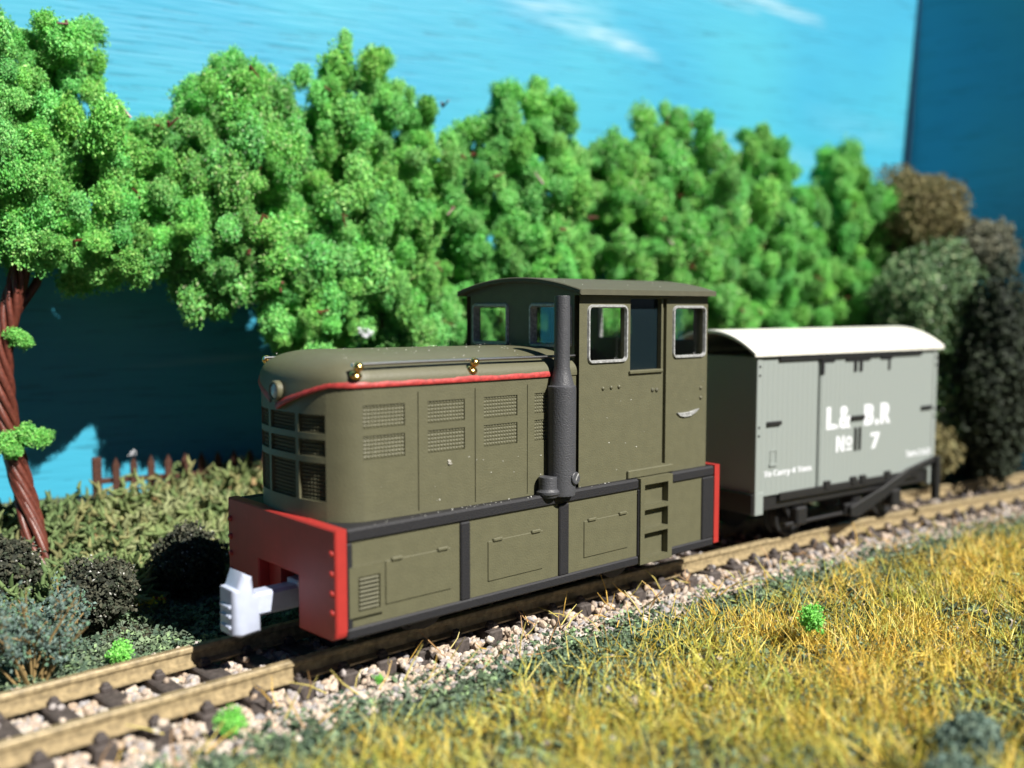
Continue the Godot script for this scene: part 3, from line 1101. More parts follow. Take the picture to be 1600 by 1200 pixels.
func cab(L: Node3D) -> void:
	var xf := 31.2
	var xr := 53.7
	var wz := 9.61
	var th := 0.75
	var wins := [[32.75, 38.6, 26.75, 32.55], [39.45, 44.9, 25.4, 33.55], [47.25, 52.95, 26.85, 32.45]]
	for s in [1.0, -1.0]:
		var mb := MB.new()
		var us := [xf, xr, 45.15, 45.85]
		var ys := [12.9, 33.9, 14.1, 33.55]
		var holes := [[45.15, 45.85, 14.1, 33.55, 0.42]]
		for w in wins:
			us.append_array([w[0], w[1]]); ys.append_array([w[2], w[3]])
			holes.append([w[0], w[1], w[2], w[3], -th])
		var outer := func(u: float, y: float, t: float) -> Vector3: return Vector3(u, y, s * (wz - t))
		var us2 := uniq(us)
		var ys2 := uniq(ys)
		if s < 0:
			us2.reverse()
		# shell expects ascending coordinates; mirror the far side by hand
		if s > 0:
			mb.shell(us2, ys2, outer, holes)
			holes[0][4] = 0.0
			mb.shell(us2, ys2, func(u: float, y: float, t: float) -> Vector3: return Vector3(u, y, wz - th + t * 0.001), holes)
		else:
			var neg := []
			for u in us2:
				neg.append(-u)
			var hn := []
			for h in holes:
				hn.append([-h[1], -h[0], h[2], h[3], h[4]])
			mb.shell(neg, ys2, func(u: float, y: float, t: float) -> Vector3: return Vector3(-u, y, -(wz - t)), hn)
			hn[0][4] = 0.0
			mb.shell(neg, ys2, func(u: float, y: float, t: float) -> Vector3: return Vector3(-u, y, -(wz - th + t * 0.001)), hn)
		var wall := part(L, "cab_side", mb, M.olive)
		var uz := Vector3(0, 0, s)
		for k in 3:
			var w = wins[k]
			mb = MB.new()
			if k != 1:
				mb.frame(w[0] - 0.35, w[1] + 0.35, w[2] - 0.35, w[3] + 0.35, 0.38, 0.22, 0.75, Vector3(0, 0, s * wz) if s > 0 else Vector3(2 * (w[0] + w[1]) / 2.0, 0, -wz), Vector3(s, 0, 0), Vector3.UP, 0.12)
				part(wall, "window_frame", mb, M.silver, 30.0)
			mb = MB.new()
			mb.box(Vector3(w[0] - 0.1, w[2] - 0.1, s * (wz - 0.62) - 0.04), Vector3(w[1] + 0.1, w[3] + 0.1, s * (wz - 0.62) + 0.04))
			part(wall, "pane", mb, M.glass if k != 1 else M.glass_dark)
		mb = MB.new()
		mb.box(Vector3(39.2, 25.0, minf(s * 9.5, s * 9.9)), Vector3(45.05, 25.4, maxf(s * 9.5, s * 9.9)), 0.08)
		part(wall, "door_sill", mb, M.olive)
		mb = MB.new()
		mb.box(Vector3(39.0, 12.99, minf(s * 9.5, s * 9.95)), Vector3(47.05, 13.95, maxf(s * 9.5, s * 9.95)), 0.1)
		part(wall, "door_step", mb, M.olive)
		for q in [[34.98, 23.62], [36.3, 23.66], [37.6, 23.69], [52.48, 22.73], [52.5, 21.54]]:
			mb = MB.new()
			mb.dome(Vector3(q[0], q[1], s * wz), uz, 0.24, 0.2)
			part(wall, "rivet", mb, M.olive, 60.0)
		mb = MB.new()
		mb.dome(Vector3(43.4, 23.0, s * wz), uz, 0.27, 0.2, 10)
		mb.dome(Vector3(44.15, 22.96, s * wz), uz, 0.27, 0.2, 10)
		part(wall, "door_lock", mb, M.olive_dark, 60.0)
		mb = MB.new()
		mb.extrude(PackedVector2Array([Vector2(-2.1, 0.16), Vector2(-1.5, -0.3), Vector2(-0.7, -0.46), Vector2(0.5, -0.4), Vector2(1.5, -0.02), Vector2(2.15, 0.42), Vector2(1.5, 0.34), Vector2(0.2, 0.14), Vector2(-1.2, 0.12)]), Vector3(49.95, 19.8, s * (wz - 0.01)), Vector3(s, 0, 0), Vector3.UP, 0.22, 0.05)
		part(wall, "door_handle", mb, M.silver)
	# ends
	for e in [0, 1]:
		var sx := -1.0 if e == 0 else 1.0
		var xo := xf if e == 0 else xr
		var mb := MB.new()
		var ew := [[-8.15, -2.2, 28.45, 32.75], [2.0, 8.15, 28.45, 32.75]]
		var us := [-wz + th, wz - th]
		var ys := [12.9, 33.9]
		var holes := []
		for w in ew:
			us.append_array([w[0], w[1]]); ys.append_array([w[2], w[3]])
			holes.append([w[0], w[1], w[2], w[3], -th])
		# front: looking along +x the outside is -x; u = z there, u = -z at the rear
		var f := func(u: float, y: float, t: float) -> Vector3: return Vector3(xo - sx * (t + 0.002), y, u if e == 0 else -u)
		mb.shell(uniq(us), uniq(ys), f, holes)
		mb.shell(uniq(us), uniq(ys), func(u: float, y: float, t: float) -> Vector3: return Vector3(xo - sx * (th - t * 0.001), y, u if e == 0 else -u), holes)
		# the arched top
		var pts := PackedVector2Array([Vector2(-wz + 0.01, 33.9)])
		for k in range(0, 17):
			var z := lerpf(-wz + 0.01, wz - 0.01, k / 16.0)
			pts.append(Vector2(z, roof_y(z) - 0.45))
		pts.append(Vector2(wz - 0.01, 33.9))
		if e == 0:
			mb.extrude(pts, Vector3(xo + th, 0, 0), Vector3(0, 0, 1), Vector3.UP, th)
		else:
			mb.extrude(pts, Vector3(xo - th, 0, 0), Vector3(0, 0, -1), Vector3.UP, th)
		var wall := part(L, "cab_end", mb, M.olive)
		for w in ew:
			mb = MB.new()
			mb.frame(w[0] - 0.35, w[1] + 0.35, w[2] - 0.35, w[3] + 0.35, 0.5, 0.2, 0.6, Vector3(xo, 0, 0), Vector3(0, 0, 1) if e == 0 else Vector3(0, 0, -1), Vector3.UP, 0.75)
			part(wall, "window_frame", mb, M.silver, 30.0)
			mb = MB.new()
			var za: float = minf(w[0], w[1]) if e == 0 else minf(-w[0], -w[1])
			var zb: float = maxf(w[0], w[1]) if e == 0 else maxf(-w[0], -w[1])
			mb.box(Vector3(xo - sx * 0.62 - 0.04, w[2] - 0.1, za - 0.1), Vector3(xo - sx * 0.62 + 0.04, w[3] + 0.1, zb + 0.1))
			part(wall, "pane", mb, M.glass)
	# roof
	var mb := MB.new()
	var pts := PackedVector2Array()
	for k in range(0, 25):
		var z := lerpf(-10.55, 10.55, k / 24.0)
		pts.append(Vector2(z, roof_y(z)))
	for k in range(0, 25):
		var z := lerpf(10.55, -10.55, k / 24.0)
		pts.append(Vector2(z, roof_y(z) - 0.58))
	mb.extrude(pts, Vector3(54.1, 0, 0), Vector3(0, 0, 1), Vector3.UP, 23.7, 0.1)
	part(L, "cab_roof", mb, M.olive_dark, 30.0)
	mb = MB.new()
	mb.box(Vector3(32.0, 12.9, -8.8), Vector3(53.0, 20.0, 8.8))
	part(L, "cab_floor", mb, M.inside)


# ------------------------------------------------------------------ wagon
func wagon() -> void:
	var s := 73.85
	var at := on_track(s, 0, 0)
	var W := thing("goods_wagon", "light grey model goods van with white roof and white lettering", "railway wagon", at, -s / R0)
	var hw := 7.8
	var mb := MB.new()
	# body core and boards
	mb.box(Vector3(-21.3, 6.9, -hw + 0.3), Vector3(21.3, 25.9, hw - 0.3))
	var body := part(W, "body", mb, M.wagon_grey)
	for side in [1.0, -1.0]:
		mb = MB.new()
		var x := -21.45
		while x < 21.4:
			var x1 := minf(x + 1.06, 21.45)
			if not (x < -7.9 and x1 > -8.6):
				mb.box(Vector3(x, 7.0, minf(side * (hw - 0.35), side * (hw + rng.randf_range(-0.006, 0.006)))), Vector3(x1 - 0.008, 26.0, maxf(side * (hw - 0.35), side * hw)), 0.016)
			else:
				mb.box(Vector3(x, 7.0, minf(side * (hw - 0.35), side * hw)), Vector3(-8.62, 26.0, maxf(side * (hw - 0.35), side * hw)), 0.02)
				mb.box(Vector3(-8.05, 7.0, minf(side * (hw - 0.35), side * hw)), Vector3(maxf(x1 - 0.07, -7.9), 26.0, maxf(side * (hw - 0.35), side * hw)), 0.02)
			x += 1.06
		part(body, "side_boards", mb, M.wagon_grey)
	for e in [1.0, -1.0]:
		mb = MB.new()
		var pts := PackedVector2Array([Vector2(-hw, 5.0), Vector2(hw, 5.0), Vector2(hw, 26.1)])
		for k in range(0, 13):
			var z := lerpf(hw, -hw, k / 12.0)
			pts.append(Vector2(z, 29.0 - 2.9 * (z / hw) * (z / hw) - 0.06))
		pts.append(Vector2(-hw, 26.1))
		mb.extrude(pts, Vector3(e * 21.28, 0, 0), Vector3(0, 0, -e), Vector3.UP, 0.25, 0.0)
		part(body, "end_wall", mb, M.wagon_grey)
		for side in [1.0, -1.0]:
			mb = MB.new()
			mb.box(Vector3(minf(e * 19.9, e * 21.6), 4.5, minf(side * 7.0, side * (hw + 0.12))), Vector3(maxf(e * 19.9, e * 21.6), 7.6, maxf(side * 7.0, side * (hw + 0.12))), 0.08)
			mb.box(Vector3(minf(e * 20.6, e * 21.6), 7.6, minf(side * 7.0, side * (hw + 0.1))), Vector3(maxf(e * 20.6, e * 21.6), 26.0, maxf(side * 7.0, side * (hw + 0.1))), 0.06)
			var post := part(body, "corner_post", mb, M.wagon_grey)
			for y in [24.7, 23.5, 16.5, 15.35]:
				mb = MB.new()
				mb.dome(Vector3(e * 21.1, y, side * (hw + 0.1)), Vector3(0, 0, side), 0.2, 0.14, 6)
				part(post, "bolt", mb, M.black_plastic, 60.0)
	# roof
	mb = MB.new()
	var rp := PackedVector2Array()
	var rw := hw + 0.55
	for k in range(0, 21):
		var z := lerpf(-rw, rw, k / 20.0)
		rp.append(Vector2(z, 29.5 - 2.95 * pow(absf(z / rw), 2.1)))
	for k in range(0, 21):
		var z := lerpf(rw, -rw, k / 20.0)
		rp.append(Vector2(z, 29.5 - 2.95 * pow(absf(z / rw), 2.1) - 0.5))
	mb.extrude(rp, Vector3(22.6, 0, 0), Vector3(0, 0, 1), Vector3.UP, 45.2, 0.08)
	part(W, "roof", mb, M.wagon_white, 30.0)
	# ironwork, lettering on both sides
	for side in [1.0, -1.0]:
		var blk := func(parent: Node3D, called: String, x0: float, x1: float, y0: float, y1: float, proud: float, m: Material) -> void:
			var q := MB.new()
			q.box(Vector3(minf(side * x0, side * x1), y0, minf(side * (hw - 0.1), side * (hw + proud))), Vector3(maxf(side * x0, side * x1), y1, maxf(side * (hw - 0.1), side * (hw + proud))), 0.06)
			part(parent, called, q, m)
		blk.call(W, "door_runner", -17.2, 17.0, 25.28, 26.08, 0.32, M.black_plastic)
		blk.call(W, "door_hinge", -8.0, -7.3, 23.1, 25.27, 0.22, M.black_plastic)
		blk.call(W, "door_hinge", -8.0, -4.9, 24.85, 25.27, 0.2, M.black_plastic)
		blk.call(W, "door_hinge", -0.25, 0.35, 23.25, 24.8, 0.22, M.black_plastic)
		blk.call(W, "door_hinge", 1.1, 1.7, 23.25, 24.8, 0.22, M.black_plastic)
		blk.call(W, "door_hinge", -2.3, 3.6, 24.81, 25.27, 0.2, M.black_plastic)
		blk.call(W, "door_hinge", 8.3, 8.75, 23.2, 25.27, 0.16, M.black_plastic)
		blk.call(W, "door_hinge", 6.3, 9.2, 24.85, 25.27, 0.2, M.black_plastic)
		blk.call(W, "door_latch", -0.7, 2.5, 16.1, 16.75, 0.3, M.black_plastic)
		blk.call(W, "door_bar", 0.25, 0.68, 11.6, 15.0, 0.25, M.black_plastic)
		blk.call(W, "door_bar", 1.3, 1.72, 11.6, 15.0, 0.25, M.black_plastic)
		for x in [-18.0, 18.9]:
			blk.call(W, "lamp_iron", x - 1.5, x + 1.4, 16.62, 17.15, 0.35, M.black_plastic)
		for x in [-6.2, 0.05, 2.35, 8.6]:
			blk.call(W, "door_clamp", x - 0.62, x + 0.62, 6.6, 7.75, 0.45, M.black_plastic)
		var lh := MB.new()
		lh.frame(side * -18.0 - 0.7, side * -18.0 + 0.7, 11.2, 13.2, 0.16, 0.1, 0.1, Vector3(0, 0, side * hw) if side > 0 else Vector3(2 * side * -18.0, 0, -hw), Vector3(side, 0, 0), Vector3.UP)
		lh.box(Vector3(side * -18.0 - 0.8, 11.0, minf(side * 7.7, side * (hw + 0.2))), Vector3(side * -18.0 + 0.8, 11.3, maxf(side * 7.7, side * (hw + 0.2))))
		part(W, "label_holder", lh, M.wagon_grey)
		for q in [["L", -6.45, 15.1, 3.25, 2.2], [".", -4.1, 15.1, 0.55, 0.5], ["&", -3.45, 15.05, 3.25, 2.6], ["B.R", 2.55, 15.0, 3.25, 6.7], ["N", -4.05, 11.68, 2.3, 1.95], ["o", -1.75, 12.35, 1.45, 1.5], ["-", -1.75, 11.75, 0.3, 1.5], ["7", 4.3, 11.5, 2.4, 2.2], ["To Carry 4 Tons", -19.9, 9.35, 1.05, 10.2], ["Tare 2.6.0", 13.6, 9.35, 1.0, 6.6]]:
			letters(W, q[0], q[1], q[2], q[3], q[4], side, hw)
			if q[0] == "&" or q[3] < 1.2 and q[0] != "-" and q[0] != ".":   # a second stroke thickens the thin faces
				letters(W, q[0], q[1] + 0.16, q[2], q[3], q[4], side, hw + 0.006)
	# underframe
	for side in [1.0, -1.0]:
		mb = MB.new()
		mb.box(Vector3(-21.2, 4.9, minf(side * 5.9, side * 7.5)), Vector3(21.2, 6.98, maxf(side * 5.9, side * 7.5)), 0.1)
		mb.box(Vector3(-16.6, 6.0, minf(side * 7.4, side * 8.05)), Vector3(17.5, 7.15, maxf(side * 7.4, side * 8.05)), 0.1)
		part(W, "solebar", mb, M.black_plastic)
		for x in [-11.5, 11.5]:
			mb = MB.new()
			mb.lathe([Vector2(0, -0.8), Vector2(3.5, -0.8), Vector2(3.5, -0.55), Vector2(3.1, -0.4), Vector2(3.05, 0.8), Vector2(2.6, 0.8), Vector2(2.5, 0.5), Vector2(0.8, 0.5), Vector2(0, 0.8)], Vector3(x, 3.05, side * 4.9), Vector3(0, 0, side), 28)
			part(W, "wheel", mb, M.black_plastic, 40.0)
			mb = MB.new()
			mb.box(Vector3(x - 1.15, 2.0, minf(side * 6.0, side * 8.0)), Vector3(x + 1.15, 4.6, maxf(side * 6.0, side * 8.0)), 0.25)
			mb.obox(Vector3(x - 1.7, 4.0, side * 6.6), Vector3(0.28, 0.2, 0), Vector3(-0.9, 1.3, 0), Vector3(0, 0, 0.2))
			mb.obox(Vector3(x + 1.7, 4.0, side * 6.6), Vector3(0.28, -0.2, 0), Vector3(0.9, 1.3, 0), Vector3(0, 0, 0.2))
			part(W, "axlebox", mb, M.black_plastic)
		mb = MB.new()
		mb.tube(PackedVector3Array([Vector3(-14.5, 2.25, side * 7.2), Vector3(-4.0, 2.35, side * 7.2), Vector3(6.0, 2.3, side * 7.2)]), PackedFloat32Array([0.3]), 8)
		part(W, "tie_bar", mb, M.black_plastic, 50.0)
		mb = MB.new()
		mb.obox(Vector3(side * 0.6, 2.9, side * 7.5), Vector3(2.0, 0, 0), Vector3(0, 0.85, 0), Vector3(0, 0, 0.35), 0.15)
		mb.extrude(PackedVector2Array([Vector2(-1.0, 2.0), Vector2(0.8, 1.7), Vector2(8.0, 4.0), Vector2(14.0, 6.6), Vector2(20.4, 8.0), Vector2(21.2, 8.0), Vector2(21.2, 8.75), Vector2(19.6, 8.75), Vector2(13.4, 7.6), Vector2(6.0, 5.2), Vector2(-1.0, 3.4)]), Vector3(0, 0, side * 8.1), Vector3(side, 0, 0), Vector3.UP, 0.45, 0.08)
		part(W, "brake_lever", mb, M.black_plastic)
		mb = MB.new()
		mb.box(Vector3(minf(side * 20.75, side * 21.9), 2.2, minf(side * 7.9, side * 8.9)), Vector3(maxf(side * 20.75, side * 21.9), 8.95, maxf(side * 7.9, side * 8.9)), 0.1)
		part(W, "lever_guide", mb, M.black_plastic)
		mb = MB.new()
		mb.box(Vector3(side * 3.0 - 1.1, 2.2, minf(side * 4.2, side * 6.8)), Vector3(side * 3.0 + 1.1, 4.8, maxf(side * 4.2, side * 6.8)), 0.3)
		part(W, "brake_block", mb, M.black_plastic)
	for e in [1.0, -1.0]:
		mb = MB.new()
		mb.box(Vector3(minf(e * 21.2, e * 21.9), 4.6, -7.6), Vector3(maxf(e * 21.2, e * 21.9), 7.4, 7.6), 0.1)
		mb.box(Vector3(minf(e * 21.8, e * 24.8), 6.2, -0.9), Vector3(maxf(e * 21.8, e * 24.8), 7.3, 0.9), 0.15)
		part(W, "buffer_beam", mb, M.black_plastic)

func letters(W: Node3D, text: String, x: float, y: float, h: float, width: float, side: float, hw: float) -> void:
	var t := TextMesh.new()
	var f := SystemFont.new()
	f.font_names = PackedStringArray(["Droid Sans"])
	f.font_weight = 700 if h > 2 else 400
	var v := FontVariation.new()
	v.base_font = f
	v.variation_embolden = 0.9 if h > 1.2 and text != "&" else 0.0
	t.font = v
	t.text = text
	t.font_size = 48
	t.pixel_size = 0.01
	t.depth = 0.05
	t.curve_step = 2.0
	t.horizontal_alignment = HORIZONTAL_ALIGNMENT_LEFT
	t.vertical_alignment = VERTICAL_ALIGNMENT_CENTER
	var arr := t.get_mesh_arrays()
	if arr.is_empty():
		return
	var pv: PackedVector3Array = arr[Mesh.ARRAY_VERTEX]
	var lo := Vector3(1e9, 1e9, 1e9)
	var hi := -lo
	for p in pv:
		lo = lo.min(p); hi = hi.max(p)
	for i in pv.size():
		var p := (pv[i] - lo) / (hi - lo)
		pv[i] = Vector3(side * (x + p.x * width), y + p.y * h, side * (hw - 0.02 + 0.05 * p.z)) * U
	if side < 0:
		for i in pv.size():
			pv[i] = pv[i]
	arr[Mesh.ARRAY_VERTEX] = pv
	var nv: PackedVector3Array = arr[Mesh.ARRAY_NORMAL]
	if side < 0:
		for i in nv.size():
			nv[i] = Vector3(-nv[i].x, nv[i].y, -nv[i].z)
		arr[Mesh.ARRAY_NORMAL] = nv
	var keep := []
	keep.resize(Mesh.ARRAY_MAX)
	keep[Mesh.ARRAY_VERTEX] = pv
	keep[Mesh.ARRAY_NORMAL] = nv
	keep[Mesh.ARRAY_INDEX] = arr[Mesh.ARRAY_INDEX]
	var am := ArrayMesh.new()
	am.add_surface_from_arrays(Mesh.PRIMITIVE_TRIANGLES, keep)
	put(W, "lettering", am, M.print_white)


# ------------------------------------------------------------------ trees
func clump_mesh(seed_: int, n: int, base: Array, size: float) -> ArrayMesh:
	# a lumpy knob of foam, about one unit (mm) in radius, covered in small torn crumbs
	var g := RandomNumberGenerator.new()
	g.seed = seed_
	var nz := FastNoiseLite.new()
	nz.seed = seed_
	nz.frequency = 0.9
	var rad := func(d: Vector3) -> float: return 0.82 + 0.62 * nz.get_noise_3d(d.x, d.y, d.z) + 0.22 * nz.get_noise_3d(d.x * 2.7, d.y * 2.7, d.z * 2.7)
	var mb := MB.new()
	# core
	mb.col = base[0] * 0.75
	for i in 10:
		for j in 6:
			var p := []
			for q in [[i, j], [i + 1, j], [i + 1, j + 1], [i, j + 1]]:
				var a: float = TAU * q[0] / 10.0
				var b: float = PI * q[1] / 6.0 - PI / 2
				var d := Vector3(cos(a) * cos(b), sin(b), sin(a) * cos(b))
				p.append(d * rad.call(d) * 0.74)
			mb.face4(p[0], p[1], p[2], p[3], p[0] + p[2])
	for i in n:
		var d := Vector3(g.randfn(), g.randfn(), g.randfn()).normalized()
		mb.col = base[g.randi() % base.size()]
		var k := g.randf_range(0.82, 1.18)
		mb.col = Color(mb.col.r * k, mb.col.g * k, mb.col.b * k)
		mb.crumb(d * rad.call(d) * (0.72 + 0.5 * pow(g.randf(), 0.8)), size * g.randf_range(0.55, 1.2), g)
	return mb.mesh(Vector3.ZERO, 0.0, true)

func trunk(T: Node3D, path: PackedVector3Array, r: float, strands: int) -> void:
	# wires twisted together, one mesh for each
	var cur := Curve3D.new()
	for i in path.size():
		var tg := (path[mini(i + 1, path.size() - 1)] - path[maxi(i - 1, 0)]) * 0.18
		cur.add_point(path[i], -tg, tg)
	cur.bake_interval = 0.6
	var len := cur.get_baked_length()
	for k in strands:
		var p := PackedVector3Array()
		var rr := PackedFloat32Array()
		var n := int(len / 1.0)
		for i in n + 1:
			var l := len * i / n
			var c := cur.sample_baked(l)
			var flare := 1.0 + 0.7 * exp(-l / 3.5) - 0.25 * l / len
			var a := TAU * k / strands + l * 0.30 + 0.4 * sin(l * 0.21 + k)
			p.append(c + Vector3(cos(a), 0, sin(a)) * r * flare)
			rr.append((0.42 if strands > 6 else 0.5) * r * (1.0 + 0.12 * sin(l * 0.7 + k * 2.0)))
		var mb := MB.new()
		mb.tube(p, rr, 8)
		part(T, "trunk_wire", mb, M.trunk, 60.0)

func trees() -> void:
	var greens := [Color(0.20, 0.58, 0.10), Color(0.24, 0.64, 0.12), Color(0.13, 0.46, 0.08), Color(0.38, 0.72, 0.20), Color(0.17, 0.56, 0.13), Color(0.21, 0.60, 0.11), Color(0.15, 0.52, 0.10)]
	var greens2 := greens.duplicate()
	greens2.append_array(greens)
	greens2.append(Color(0.44, 0.58, 0.28))
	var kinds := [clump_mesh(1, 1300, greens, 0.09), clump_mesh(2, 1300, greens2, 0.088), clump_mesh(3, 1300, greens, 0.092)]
	# each tree: foot (s, off), path of the trunk, blobs [s, y, off, rs, ry, ro]
	var list := [
		{"label": "foam tree at the left edge with a leaning twisted wire trunk", "foot": Vector2(-0.1, 19), "path": [[-0.1, -2.6, 24.5], [-0.7, 1.5, 22.3], [-1.1, 5.5, 20.4], [-2.4, 12.3, 19], [-3.4, 18.7, 19], [-3.7, 26.4, 19], [-2.7, 31.8, 19], [-1.1, 38, 19], [0, 46, 19]],
			"blobs": [[-6.1, 59.3, 16.4, 11.6, 10.5, 9.3], [3.4, 63.5, 15.9, 6.8, 6.3, 6], [6.5, 53, 16.8, 9.5, 7.4, 8.5], [-12.5, 46.7, 16.4, 12.6, 9.5, 9.3], [1.3, 46.7, 18.6, 11.6, 8.9, 6.8], [13.9, 48.8, 17.2, 7.4, 7.4, 7.6], [18.1, 43.5, 18.6, 7.4, 6.8, 6], [8.6, 40.4, 19.5, 7.4, 4.7, 5.1], [-16.7, 63.5, 16.4, 10.5, 10.5, 8.5]]},
		{"label": "second foam tree from the left, round crown above the open gap", "foot": Vector2(36.5, 11), "path": [[36.5, 1, 11], [37, 14, 11], [33, 28, 12], [28.4, 44, 12], [28, 58, 12]],
			"blobs": [[27.6, 60.3, 15, 7.4, 6.8, 6.8], [23.4, 54, 15.9, 8.4, 7.4, 7.6], [31.8, 50.9, 16.8, 8.4, 8.4, 7.6], [26.6, 42.5, 19.1, 9.5, 6.8, 6.8], [23.4, 36.7, 20.4, 6.3, 4.2, 5.1], [34, 39.3, 19.5, 7.4, 6.3, 6]]},
		{"label": "tallest foam tree, standing behind the locomotive's bonnet", "foot": Vector2(49.35, 11), "path": [[49.4, 2, 10], [48.3, 14, 11], [49.4, 28, 12], [48.3, 44, 12], [48.3, 60, 12]],
			"blobs": [[46.6, 61.4, 15, 9.5, 8.4, 7.6], [40.3, 57.2, 15.9, 6.3, 6.3, 6.8], [51.9, 54, 15.9, 8.4, 8.4, 7.6], [43.5, 46.7, 17.7, 9.5, 9.5, 7.6], [53, 42.5, 17.2, 9.5, 9.5, 7.6], [40.3, 36.2, 19.5, 8.4, 7.4, 6.8], [48.7, 32, 19.5, 10.5, 6.8, 6.8], [35, 30.9, 21.3, 7.4, 5.8, 5.1], [48.6, 70.6, 14.5, 0.9, 1.6, 0.9], [48.2, 67, 14.5, 1.2, 2.0, 1.2]]},
		{"label": "foam tree with round top directly behind the cab", "foot": Vector2(71.4, 11), "path": [[71.4, 2, 11], [70.4, 16, 11], [71.4, 30, 12], [72.5, 46, 12], [72.5, 58, 12]],
			"blobs": [[83, 31, 13, 7, 8, 7], [74, 60.3, 14.6, 8.4, 8.4, 6.8], [66.7, 54, 15.9, 8.4, 7.4, 6.8], [77.2, 48.8, 16.4, 8.4, 8.4, 7.6], [66.7, 42.5, 17.7, 9.5, 9.5, 6.8], [76.2, 37.2, 17.7, 9.5, 8.4, 6.8], [64.6, 30.9, 19.1, 8.4, 6.3, 6], [74, 27.8, 18.1, 9.5, 6.3, 6]]},
		{"label": "foam tree peaking between the cab roof and the wagon", "foot": Vector2(101.85, 11), "path": [[101.9, 2, 11], [100.8, 16, 11], [101.9, 30, 12], [102.9, 46, 12], [102.9, 58, 12]],
			"blobs": [[104.6, 61.4, 14.6, 7.9, 7.9, 6.8], [97.3, 55.1, 15.4, 9.5, 7.4, 7.6], [109.9, 51.9, 15.4, 8.4, 7.4, 7.6], [93, 45.6, 16.8, 9.5, 9.5, 7.6], [105.7, 42.5, 17.2, 10.5, 9.5, 7.6], [96.2, 33, 17.2, 10.5, 8.4, 6.8], [109.9, 32, 16.4, 9.5, 8.4, 6.8], [87.8, 54, 15.4, 6.3, 6.3, 6]]},
		{"label": "lower foam tree with a pointed tip above the wagon roof", "foot": Vector2(122.85, 11), "path": [[122.9, 2, 11], [121.8, 16, 11], [122.9, 32, 12], [123.9, 50, 12]],
			"blobs": [[123.6, 56.1, 14.6, 6.8, 7.9, 6], [118.4, 49.8, 15.4, 7.4, 7.4, 6.8], [131, 47.7, 15, 8.4, 8.4, 7.6], [122.6, 39.3, 16.4, 10.5, 9.5, 7.6], [133.1, 36.2, 15.9, 8.4, 8.4, 6.8], [125.7, 28.8, 15.4, 11.6, 7.4, 6.8], [125.2, 64, 14.6, 1.6, 2.6, 1.7]]},
		{"label": "last foam tree on the right, beside the brown bush", "foot": Vector2(144.9, 11), "path": [[144.9, 2, 11], [143.8, 14, 11], [144.9, 30, 12], [146, 50, 12]],
			"blobs": [[144.7, 58.2, 14.1, 5.2, 5.2, 5.1], [151.1, 50.9, 14.6, 7.4, 7.4, 6.8], [141.6, 46.7, 15, 8.4, 8.4, 6.8], [155.3, 43.5, 15, 8.4, 8.4, 6.8], [144.7, 37.2, 15.9, 10.5, 9.5, 6.8], [156.3, 34.1, 15, 7.4, 7.4, 6], [145.8, 27.8, 15, 10.5, 6.3, 6]]},
	]
	var idx := 0
	for d in list:
		var foot := on_board(d.foot.x, -0.6, d.foot.y)
		var T := thing("foam_tree", d.label, "tree", foot, 0.0, "green foam trees along the backdrop")
		var path := PackedVector3Array()
		for q in d.path:
			path.append(on_board(q[0], q[1], q[2]))
		trunk(T, path, 1.05 if idx == 0 else 0.8, 9 if idx == 0 else 5)
		if idx == 0:
			var mb := MB.new()
			mb.tube(PackedVector3Array([on_board(-3.2, 30, 18), on_board(-5.5, 34, 17), on_board(-8, 40, 16)]), PackedFloat32Array([0.9, 0.7, 0.5]), 8)
			part(T, "branch", mb, M.trunk, 60.0)
			mb = MB.new()
			mb.tube(PackedVector3Array([on_board(-2.6, 31, 18.5), on_board(0.5, 35.5, 17), on_board(3, 42, 16)]), PackedFloat32Array([0.7, 0.6, 0.4]), 8)
			part(T, "branch", mb, M.trunk, 60.0)
		var where := []
		var cols := []
		var twigs := MB.new()
		for b in d.blobs:
			var area: float = b[3] * b[4] + b[4] * b[5] + b[3] * b[5]
			var n := int(area * 0.31) + 3
			for i in n:
				var dir := Vector3(rng.randfn(), rng.randfn(), rng.randfn()).normalized()
				var k := pow(rng.randf(), 0.3)
				if rng.randf() < 0.2:
					k *= rng.randf_range(1.05, 1.3)
				var p := on_board(b[0] + dir.x * b[3] * k, b[1] + dir.y * b[4] * k, minf(maxf(b[2] + dir.z * b[5] * k, 3.0), 26.0))
				var sz := rng.randf_range(0.9, 1.7) + 1.3 * pow(rng.randf(), 2.5)
				if b[3] < 2.5:
					sz = rng.randf_range(1.2, 1.6)
				var bs := any_basis(sz)
				bs = Basis.from_scale(Vector3(rng.randf_range(0.75, 1.15), rng.randf_range(0.8, 1.45), rng.randf_range(0.75, 1.15))) * bs
				where.append(Transform3D(bs, p))
				var t := rng.randf_range(0.78, 1.15)
				cols.append(Color(t * rng.randf_range(0.8, 1.15), t, t * rng.randf_range(0.85, 1.25)))
				if rng.randf() < 0.05:
					var q := p + Vector3(rng.randfn(), rng.randfn() + 1.0, 1.6 + rng.randf()) * 0.8
					twigs.tube(PackedVector3Array([q, q + Vector3(rng.randfn(), rng.randfn(), rng.randfn()).normalized() * 0.9, q + Vector3(rng.randfn(), rng.randfn(), rng.randfn()).normalized() * 1.4]), PackedFloat32Array([0.22, 0.2, 0.12]), 5)
		var cr := scatter(T, "crown", kinds[idx % 3], M.foam, where, cols)
		cr.set_meta("kind", "stuff")
		# bare ends of the orange-brown wires showing through
		part(T, "twigs", twigs, M.trunk, 40.0)
		if idx == 2:
			var fk := MB.new()
			for i in 30:
				fk.crumb(on_board(42.5, 28.8, 24.5) + Vector3(rng.randfn() * 0.5, rng.randfn() * 0.3, rng.randfn() * 0.3), 0.28, rng)
			part(T, "white_fleck", fk, M.print_white)
		idx += 1
